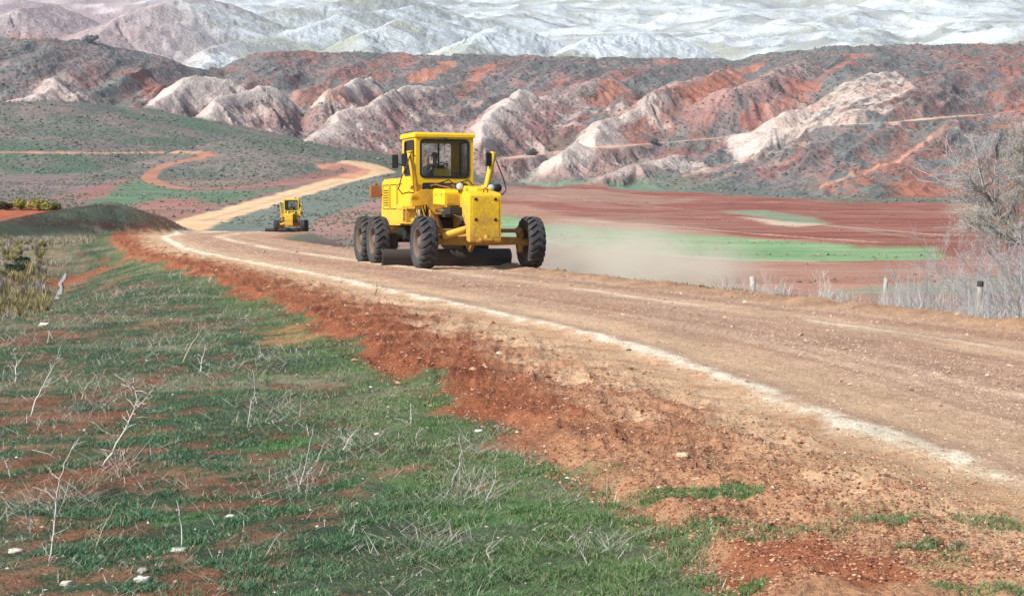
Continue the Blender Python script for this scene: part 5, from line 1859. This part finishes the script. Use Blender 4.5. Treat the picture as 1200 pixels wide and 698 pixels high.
# tussocks filling the hollow on the left
random.seed(51)
V, F, T = [], [], []
cnt = 0
while cnt < 330:
    px = random.uniform(-50, 125); py = random.uniform(272, 352)
    if px > 78 and py > 318: continue
    if py > 300 + 60 * (1 - max(px, 0) / 140) : continue
    if 64 < px < 96 and 316 < py < 350: continue
    kx, kz = ray(px, py)
    Y = max(24, min(95, -1.55 / kz if kz < 0 else 95)) * random.uniform(.92, 1.08)
    X = kx * Y
    if X > xleft(np.array([Y]))[0] - 3.2: continue
    cnt += 1
    olive = (Vector((.26, .22, .10)), Vector((.36, .32, .17))) if fbm(np.array([X / 3]), np.array([Y / 5]), 401, 2)[0] > .42 else (Vector((.30, .28, .25)), Vector((.40, .38, .34)))
    if random.random() < .1: olive = (Vector((.10, .07, .04)), Vector((.16, .12, .07)))
    blade_pack(V, F, T, (X, Y, zg(X, Y)), 55, random.uniform(.22, .5), random.uniform(.2, .42), .006 * (1 + Y / 30), olive)
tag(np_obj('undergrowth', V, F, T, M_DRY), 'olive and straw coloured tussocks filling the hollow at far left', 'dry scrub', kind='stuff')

# dry fringe weeds along the right road edge and on the slope behind it
V, F, T = [], [], []
cnt = 0
random.seed(52)
while cnt < 520:
    Y = random.uniform(19, 66); s = random.uniform(.45, 9) if random.random() < .7 else random.uniform(.35, 1.3)
    X = float(xright(np.array([Y]))[0]) + s
    pxx = 600 + FPX * X / Y
    if pxx > 1290 or pxx < 845: continue
    if pxx < 980 and random.random() < .6: continue
    cnt += 1
    blade_pack(V, F, T, (X, Y, zg(X, Y)), 24, random.uniform(.16, .42) * (1 + .22 * s), random.uniform(.25, .7), .0026 * (1 + Y / 40), (Vector((.33, .33, .31)), Vector((.52, .52, .50))))
cnt = 0
while cnt < 420:
    Y = random.uniform(24, 60); s = random.uniform(1.2, 9)
    X = float(xright(np.array([Y]))[0]) + s
    pxx = 600 + FPX * X / Y
    if pxx > 1300 or pxx < 1040: continue
    cnt += 1
    blade_pack(V, F, T, (X, Y, zg(X, Y)), 20, random.uniform(.5, 1.1) * (1 + .16 * s), random.uniform(.4, .9), .0024, (Vector((.36, .36, .37)), Vector((.52, .52, .53))))
tag(np_obj('weeds', V, F, T, M_DRY), 'pale grey dry weeds on the slope behind the fence posts', 'dry weeds', kind='stuff')
V, F, T = [], [], []
for _ in range(700):
    Y = random.uniform(18, 62); X = float(xright(np.array([Y]))[0]) + random.gauss(.25, .22)
    blade_pack(V, F, T, (X, Y, zg(X, Y)), 7, random.uniform(.04, .11), .08, .004 * (1 + Y / 25), random.choice([(Vector((.10, .13, .05)), Vector((.20, .22, .09))), (Vector((.17, .11, .06)), Vector((.28, .20, .12)))]))
tag(np_obj('grass', V, F, T, M_DRY), 'sparse low tufts along the loose ridge on the right road edge', 'grass', kind='stuff')


# leafy bushes
def bush(c, rx, ry, h, leaf, cols, label, n=900, lumps=7, stems=5, group=None, name='bush', cat='bush'):
    o = empty(name, c)
    V, F, T = [], [], []
    cl = []
    for _ in range(lumps):
        a = random.uniform(0, 6.28); r = random.uniform(0, .75)
        cl.append((Vector((math.cos(a) * r * rx, math.sin(a) * r * ry, h * random.uniform(.35, .72))), random.uniform(.28, .5), random.uniform(.75, 1.2)))
    for _ in range(n):
        b, sr, tone = random.choice(cl)
        d = Vector((random.gauss(0, 1), random.gauss(0, 1), random.gauss(0, 1))).normalized() * random.uniform(.5, 1) ** .5
        p = b + Vector((d.x * rx * sr, d.y * ry * sr, d.z * h * sr * .9))
        p.z = max(p.z, .02 * h)
        u = Vector((random.gauss(0, 1), random.gauss(0, 1), random.gauss(0, 1))).normalized() * leaf * random.uniform(.6, 1.3)
        w = u.orthogonal().normalized() * leaf * random.uniform(.4, .7)
        i = len(V)
        V += [p - u, p + w, p + u, p - w]; F += [(i, i + 1, i + 2), (i, i + 2, i + 3)]
        q = cols[0].lerp(cols[1], random.random()) * tone
        T += [q] * 4
    f = np_obj('foliage', V, F, T, M_GRASS); f.parent = o
    m = MB()
    for _ in range(stems):
        b, sr, _t = random.choice(cl)
        m.tube([(random.uniform(-.1, .1) * rx, random.uniform(-.1, .1) * ry, -.1 * h), b * .5 + Vector((0, 0, .05 * h)), b], [h * .025, h * .018, h * .01], 5)
    tint_obj(m.build('stem', M_TWIG, o), (.10, .07, .045))
    return tag(o, label, cat, group)


def V3(*a): return Vector(a)


random.seed(61)
c = hit(17, 322, 20); bush(c, .42, .4, .36, .05, (V3(.035, .065, .04), V3(.06, .10, .055)), 'small dark green bush among the olive tussocks', 700)
c = hit(29, 316, 20); bush(c, .36, .35, .50, .05, (V3(.03, .06, .035), V3(.055, .10, .05)), 'taller dark green bush beside the small dark one in the hollow', 700)
for px, py, wpx, hpx, cc, lab in ((24, 236, 30, 13, (V3(.25, .25, .04), V3(.46, .43, .10)), 'yellow-green bush on the red bank, left one of the bright pair'),
                                  (46, 236, 34, 15, (V3(.30, .29, .05), V3(.60, .56, .20)), 'brightest pale yellow bush on the red bank'),
                                  (66, 237, 20, 9, (V3(.12, .13, .03), V3(.30, .28, .07)), 'dull olive bush at the end of the bush row on the red bank'),
                                  (4, 234, 24, 10, (V3(.05, .045, .02), V3(.12, .10, .04)), 'dark brown bush on the red bank at the left edge')):
    kx, kz = ray(px, py); Y = 134.0
    X = kx * Y; zz = zg(X, Y)
    bush(V3(X, Y, min(zz, CAMZ + kz * Y) if zz < CAMZ + kz * Y + 1 else zz), wpx / FPX * Y / 2, 1.0, hpx / FPX * Y, .10, cc, lab, 900, 8, group='bushes on the red bank')
for px, py, wpx, hpx, lab in ((622, 187, 17, 14, 'dark round bush by the hillside track just right of the close grader'), (767, 171, 13, 9, 'small dark bush on the hillside track under the white rock spur')):
    c = hit(px, py, 300)
    k = c.y / FPX
    bush(c, wpx * k / 2, wpx * k / 2, hpx * k * .9, .45, (V3(.10, .12, .125), V3(.18, .20, .20)), lab, 500, 9, group='dark bushes on the hillside')
c = hit(104, 50, 700); k = c.y / FPX
bush(c, 11 * k, 6 * k, 9 * k, .6, (V3(.26, .27, .28), V3(.42, .43, .43)), 'small grey bush alone on the hill crest at the upper left', 1400, 10)


# bare branching shrubs and the tree at the right
def grow(m, buds, p, d, L, r, depth, spread, up, minr):
    n = 3
    pts = [p]; q = p.copy(); dd = d.copy()
    for i in range(n):
        dd = (dd + Vector((random.uniform(-1, 1), random.uniform(-1, 1), random.uniform(-1, 1))) * .16 + Vector((0, 0, up * .12))).normalized()
        q = q + dd * L / n
        pts.append(q.copy())
    m.tube(pts, [max(minr, r * (1 - .45 * i / n)) for i in range(n + 1)], 6 if r > .02 else 4 if r > .008 else 3, cap=False)
    if depth == 0:
        buds.append(pts[-1]); buds.append(pts[-2])
        return
    k = random.randint(3, 5)
    for i in range(k):
        t = random.uniform(.3, 1); f = t * n; a = min(int(f), n - 1)
        b = pts[a].lerp(pts[a + 1], f - a)
        nd = (dd + Vector((random.gauss(0, 1), random.gauss(0, 1), random.gauss(0, .8))) * spread).normalized()
        grow(m, buds, b, nd, L * random.uniform(.45, .72), r * random.uniform(.38, .55), depth - 1, spread, up, minr)


def bare_plant(name, base, limbs, label, cat, group, twig_col, bark_col, minr, depth=3, bud=None, spread=.55, up=.5):
    """limbs: [(list of points relative to the base, radius)]"""
    o = empty(name, base)
    tr = MB(); tw = MB(); buds = []
    for pts, r in limbs:
        pts = [Vector(p) for p in pts]
        fine = [pts[0]]
        for a, b in zip(pts, pts[1:]):
            for s in (.33, .66):
                fine.append(a.lerp(b, s) + Vector((random.uniform(-1, 1), random.uniform(-1, 1), random.uniform(-1, 1))) * (b - a).length * .035)
            fine.append(b)
        n = len(fine)
        tr.tube(fine, [r * (1 - .7 * i / (n - 1)) for i in range(n)], 8)
        for i in range(2, n):
            d0 = (fine[i] - fine[i - 1]).normalized()
            for _ in range(3 if name == 'bare_tree' else 2):
                d = (d0 + Vector((random.gauss(0, 1), random.gauss(0, 1), random.gauss(.3, .7))) * .7).normalized()
                grow(tw, buds, fine[i], d, random.uniform(.7, 1.4) * sum((b - a).length for a, b in zip(pts, pts[1:])) * (.15 if name == 'bare_tree' else .28), r * .28, depth - 1, spread, up, minr)
    tint_obj(tr.build('trunk', M_TWIG, o), bark_col)
    tint_obj(tw.build('twigs', M_TWIG, o), twig_col, .25)
    if bud:
        V, F, T = [], [], []
        for p in buds:
            for _ in range(bud[2]):
                pp = p + Vector((random.gauss(0, .10), random.gauss(0, .10), random.gauss(0, .10)))
                u = Vector((random.gauss(0, 1), random.gauss(0, 1), random.gauss(0, 1))).normalized() * bud[0]
                w = u.orthogonal().normalized() * bud[0] * .5
                i = len(V); V += [pp - u, pp + w, pp + u, pp - w]; F += [(i, i + 1, i + 2), (i, i + 2, i + 3)]
                T += [bud[1] * random.uniform(.7, 1.25)] * 4
        f = np_obj('crown', V, F, T, M_GRASS); f.parent = o
    return tag(o, label, cat, group)


random.seed(71)
D = 45.0
bx = xat(1238, 350, D); bz = zg(bx, D)
base = Vector((bx, D, bz))


def rel(px, py, dy=0.0):
    px += 14
    return Vector((xat(px, py, D + dy), D + dy, zat(px, py, D + dy))) - base


bare_plant('bare_tree', base, [
    ([(0, 0, -.1), rel(1228, 330), rel(1212, 302, .2), rel(1188, 282, .5), rel(1165, 262, .4), rel(1148, 238, .1), rel(1138, 218, -.2)], .075),
    ([rel(1228, 330), rel(1218, 275, -.5), rel(1204, 235, -.8), rel(1192, 205, -1.0), rel(1184, 180, -1.2)], .06),
    ([rel(1220, 300), rel(1250, 240, .6), rel(1262, 190, .9), rel(1270, 160, 1)], .10),
    ([rel(1204, 292, .2), rel(1176, 284, -.4), rel(1150, 268, -.8), rel(1128, 262, -1.2)], .05),
    ([rel(1204, 236, -.8), rel(1215, 200, -1), rel(1222, 165, -1.1)], .06),
    ([rel(1165, 262, .4), rel(1180, 225, .8), rel(1172, 195, 1.0)], .04),
], 'bare spreading tree with olive budding twigs at the right edge', 'tree', None, (.40, .38, .40), (.18, .165, .17), .0036, 4, (.018, V3(.42, .40, .25), 1), .5, .35)
for k, (px, Y, hgt, lab) in enumerate(((1178, 33, 1.9, 'grey bare shrub tangled below the tree at the right edge'), (1120, 48, 2.2, 'grey wispy shrub left of the bare tree, behind the tallest post'),
                                       (1215, 28, 1.7, 'grey bare shrub cut by the right edge beside the road'), (1075, 56, 1.6, 'low wispy grey shrub furthest left of the bare tree'),
                                       (940, 44, 1.5, 'pale thin leggy shrub between two posts on the right verge'), (1150, 58, 3.0, 'tall grey shrub directly behind the bare tree limbs'))):
    X = xat(px, 340, Y); b = Vector((X, Y, zg(X, Y)))
    hgt += 1.0
    limbs = []
    for _ in range(7 if px > 1060 else 4):
        a = random.uniform(0, 6.28); s = random.uniform(.15, .5) * hgt
        limbs.append(([(random.uniform(-.1, .1), random.uniform(-.1, .1), -.05), (math.cos(a) * s * .4, math.sin(a) * s * .4, hgt * .4), (math.cos(a) * s, math.sin(a) * s, hgt * random.uniform(.6, .9))], .022))
    bare_plant('bare_shrub', b, limbs, lab, 'shrub', 'bare grey shrubs on the right verge', (.36, .35, .36) if k != 4 else (.50, .47, .42), (.22, .21, .21), .0030, 3, None, .6, .5)


# posts
WHITEP = paint_mat('weathered_white_post', (.46, .44, .41), (.24, .20, .17), .85, .9)
GREYP = paint_mat('grey_weathered_post', (.27, .24, .21), (.15, .12, .10), .9, .8)
for px, top, Y, r, mat, tilt, cap, lab in (
        (1147, 330, 25.5, .045, WHITEP, .02, True, 'tallest pale weathered post with a dark top near the bare tree'),
        (1095, 346, 27.0, .022, GREYP, -.02, False, 'thin short grey stake left of the tallest post'),
        (1034, 326, 31.0, .042, WHITEP, .05, False, 'pale rough post halfway along the fence line'),
        (915, 331, 38.0, .025, GREYP, .03, False, 'thin grey stake beside the farthest pale post'),
        (892, 324, 40.0, .065, WHITEP, -.12, False, 'farthest pale post, leaning, next to the dust')):
    X = xat(px, top, Y); zb = zg(X, Y); zt = zat(px, top, Y)
    o = empty('fence_post', (X, Y, zb)); H = zt - zb
    m = MB(); n = 6
    pts = [Vector((tilt * H * k / n + random.uniform(-.006, .006), random.uniform(-.006, .006), -.25 + (H + .25) * k / n)) for k in range(n + 1)]
    m.tube(pts, [r * random.uniform(.9, 1.1) for _ in pts], 9)
    m.build('shaft', mat, o)
    if cap:
        m = MB(); m.cyl((tilt * H - .003, 0, H - .075), (tilt * H + .001, 0, H + .012), r * 1.12, 10); m.build('cap', flat_mat('charred_wood', (.03, .025, .022), .9), o)
    tag(o, lab, 'post', 'posts along the right verge')

# low scrub dotted over the far land
def scrub_lumps(n, y0, y1, p0, p1, size, ca, cb, prob, label):
    x, y, z, i, j, bil = sample_land(n, y0, y1, p0, p1)
    k = RNG.uniform(0, 1, len(x)) < prob(x, y, bil)
    x, y, z = x[k], y[k], z[k]; n = len(x)
    s = RNG.uniform(.45, 1, n) ** 1.5 * size * (.6 + .4 * y / y1)
    t = lerp(C3((n,), ca), cb, RNG.uniform(0, 1, n))
    o = pebbles(x, y, z, s, t, 'undergrowth', label, 'scrub', .75)


scrub_lumps(34000, 196, 640, -40, 470, .55, (.055, .085, .055), (.17, .175, .13),
            lambda x, y, b: np.clip(.10 + 1.5 * (fbm(x / 18, y / 30, 501, 4) - .42), 0, .8) * (1 - b(TRACK)) * (b(TINT[..., 0]) < .34), 'grey-green scrub dotted over the green hills and slopes left of the dirt track')
scrub_lumps(26000, 430, 1000, -40, 1240, 1.0, (.07, .085, .075), (.16, .165, .15),
            lambda x, y, b: np.clip(.30 + 2.0 * (fbm(x / 22, y / 30, 503, 4) - .5), 0, .8) * (b(TINT[..., 0]) < .36) * np.clip(b(ISHILL) + b(HV), 0, 1), 'dark scrub dotted over the red badland slopes')
scrub_lumps(9000, 110, 520, 560, 1240, .30, (.12, .11, .07), (.26, .22, .15),
            lambda x, y, b: np.clip(1.6 * (fbm(x / 30, y / 8, 505, 4) - .5), 0, .6), 'small dry tufts scattered over the ploughed valley fields')

# trickle of water in the ditch
wp = [hit(a, b, 18) for a, b in ((66, 352), (70, 344), (72, 338), (70, 333), (75, 327), (77, 321))]
m = MB(); V = []; F = []
for k, p in enumerate(wp):
    hw = .055 + .02 * math.sin(k * 2.2)
    for s in (-1, -.33, .33, 1):
        V.append((p.x + s * hw, p.y, p.z + .035 - .012 * abs(s)))
for k in range(len(wp) - 1):
    for i in range(3):
        a = k * 4 + i; F.append((a, a + 1, a + 5, a + 4))
m.add(V, F, True)
WATER = flat_mat('shallow_runoff', (.62, .64, .66), .12, 0, .15)
tag(m.build('water', WATER), 'narrow bright trickle of water in the red ditch at far left', 'water', kind='structure')

# dust blown up behind the machine
def volume_mat(name, col, dens, soft=False):
    m = bpy.data.materials.new(name); m.use_nodes = True
    nt = m.node_tree; nt.nodes.clear()
    out = N(nt, 'ShaderNodeOutputMaterial')
    v = N(nt, 'ShaderNodeVolumePrincipled')
    v.inputs['Color'].default_value = (*col, 1)
    v.inputs['Density'].default_value = dens
    v.inputs['Anisotropy'].default_value = .2
    if soft:
        tc = N(nt, 'ShaderNodeTexCoord')
        ln = N(nt, 'ShaderNodeVectorMath', operation='LENGTH')
        nt.links.new(tc.outputs['Object'], ln.inputs[0])
        fall = remap(nt, ln.outputs['Value'], .15, 1.0, 1, 0)
        n = noise(nt, tc.outputs['Object'], 2.6, 4, .6, .4)
        k = math_(nt, 'MULTIPLY', math_(nt, 'POWER', fall, 1.4), remap(nt, n, .36, .66, .15, 1.5))
        nt.links.new(math_(nt, 'MULTIPLY', k, dens), v.inputs['Density'])
    nt.links.new(v.outputs[0], out.inputs['Volume'])
    return m


bm = bmesh.new(); bmesh.ops.create_icosphere(bm, subdivisions=3, radius=1)
me = bpy.data.meshes.new('dust'); bm.to_mesh(me); bm.free()
o = bpy.data.objects.new('dust', me); COL.objects.link(o)
me.materials.append(volume_mat('road_dust', (1.0, .955, .83), .62, True))
o.location = (xat(712, 300, 52), 52, -.6); o.scale = (5.4, 7.5, 2.1)
tag(o, 'pale cloud of dust drifting off the road behind the close grader', 'dust', kind='stuff')

bm = bmesh.new(); bmesh.ops.create_cube(bm, size=1)
me = bpy.data.meshes.new('haze'); bm.to_mesh(me); bm.free()
o = bpy.data.objects.new('haze', me); COL.objects.link(o)
zlo, zhi = float(GZ.min()) - 1, float(GZ.max()) + 12
o.location = (0, 1800, (zlo + zhi) / 2); o.scale = (12000, 3900, zhi - zlo)
me.materials.append(volume_mat('thin_air', (.80, .86, 1.0), HAZE))
tag(o, 'thin pale air that fades the far hills', 'haze', kind='stuff')
# ---------------------------------------------------------------- light, air, camera
def setup_world():
    w = bpy.data.worlds.new('World')
    SC.world = w
    w.use_nodes = True
    nt = w.node_tree
    bg = nt.nodes['Background']
    sky = nt.nodes.new('ShaderNodeTexSky')
    sky.sky_type = 'NISHITA'
    sky.sun_disc = False
    s = Vector((-.70, -.50, .70)).normalized()
    sky.sun_elevation = math.asin(s.z)
    sky.sun_rotation = math.atan2(s.x, s.y)
    sky.air_density = 1.0
    sky.dust_density = 2.0
    nt.links.new(sky.outputs['Color'], bg.inputs['Color'])
    bg.inputs['Strength'].default_value = .08
    L = bpy.data.lights.new('sun', 'SUN')
    L.energy = 4.3
    L.angle = math.radians(.6)
    L.color = (1, .955, .88)
    o = bpy.data.objects.new('sun', L)
    o.rotation_euler = s.to_track_quat('Z', 'Y').to_euler()
    COL.objects.link(o)


setup_world()
cam = bpy.data.cameras.new('camera')
cam.sensor_width = 36
cam.lens = FPX / 1200 * 36
cam.clip_start = .1
cam.clip_end = 12000
co = bpy.data.objects.new('camera', cam)
co.location = (0, 0, CAMZ)
co.rotation_euler = (math.pi / 2 - PITCH, 0, 0)
COL.objects.link(co)
SC.camera = co
SC.view_settings.view_transform = 'Standard'
SC.view_settings.look = 'None'
SC.view_settings.exposure = EXPOSURE
SC.view_settings.gamma = 1
SC.render.engine = 'CYCLES'
SC.cycles.use_denoising = True
SC.cycles.denoiser = 'OPENIMAGEDENOISE'
SC.cycles.use_adaptive_sampling = True
SC.cycles.adaptive_threshold = .015
SC.cycles.max_bounces = 6
SC.cycles.diffuse_bounces = 2
SC.cycles.glossy_bounces = 2
SC.cycles.transparent_max_bounces = 12
SC.cycles.volume_bounces = 3
SC.cycles.volume_max_steps = 128
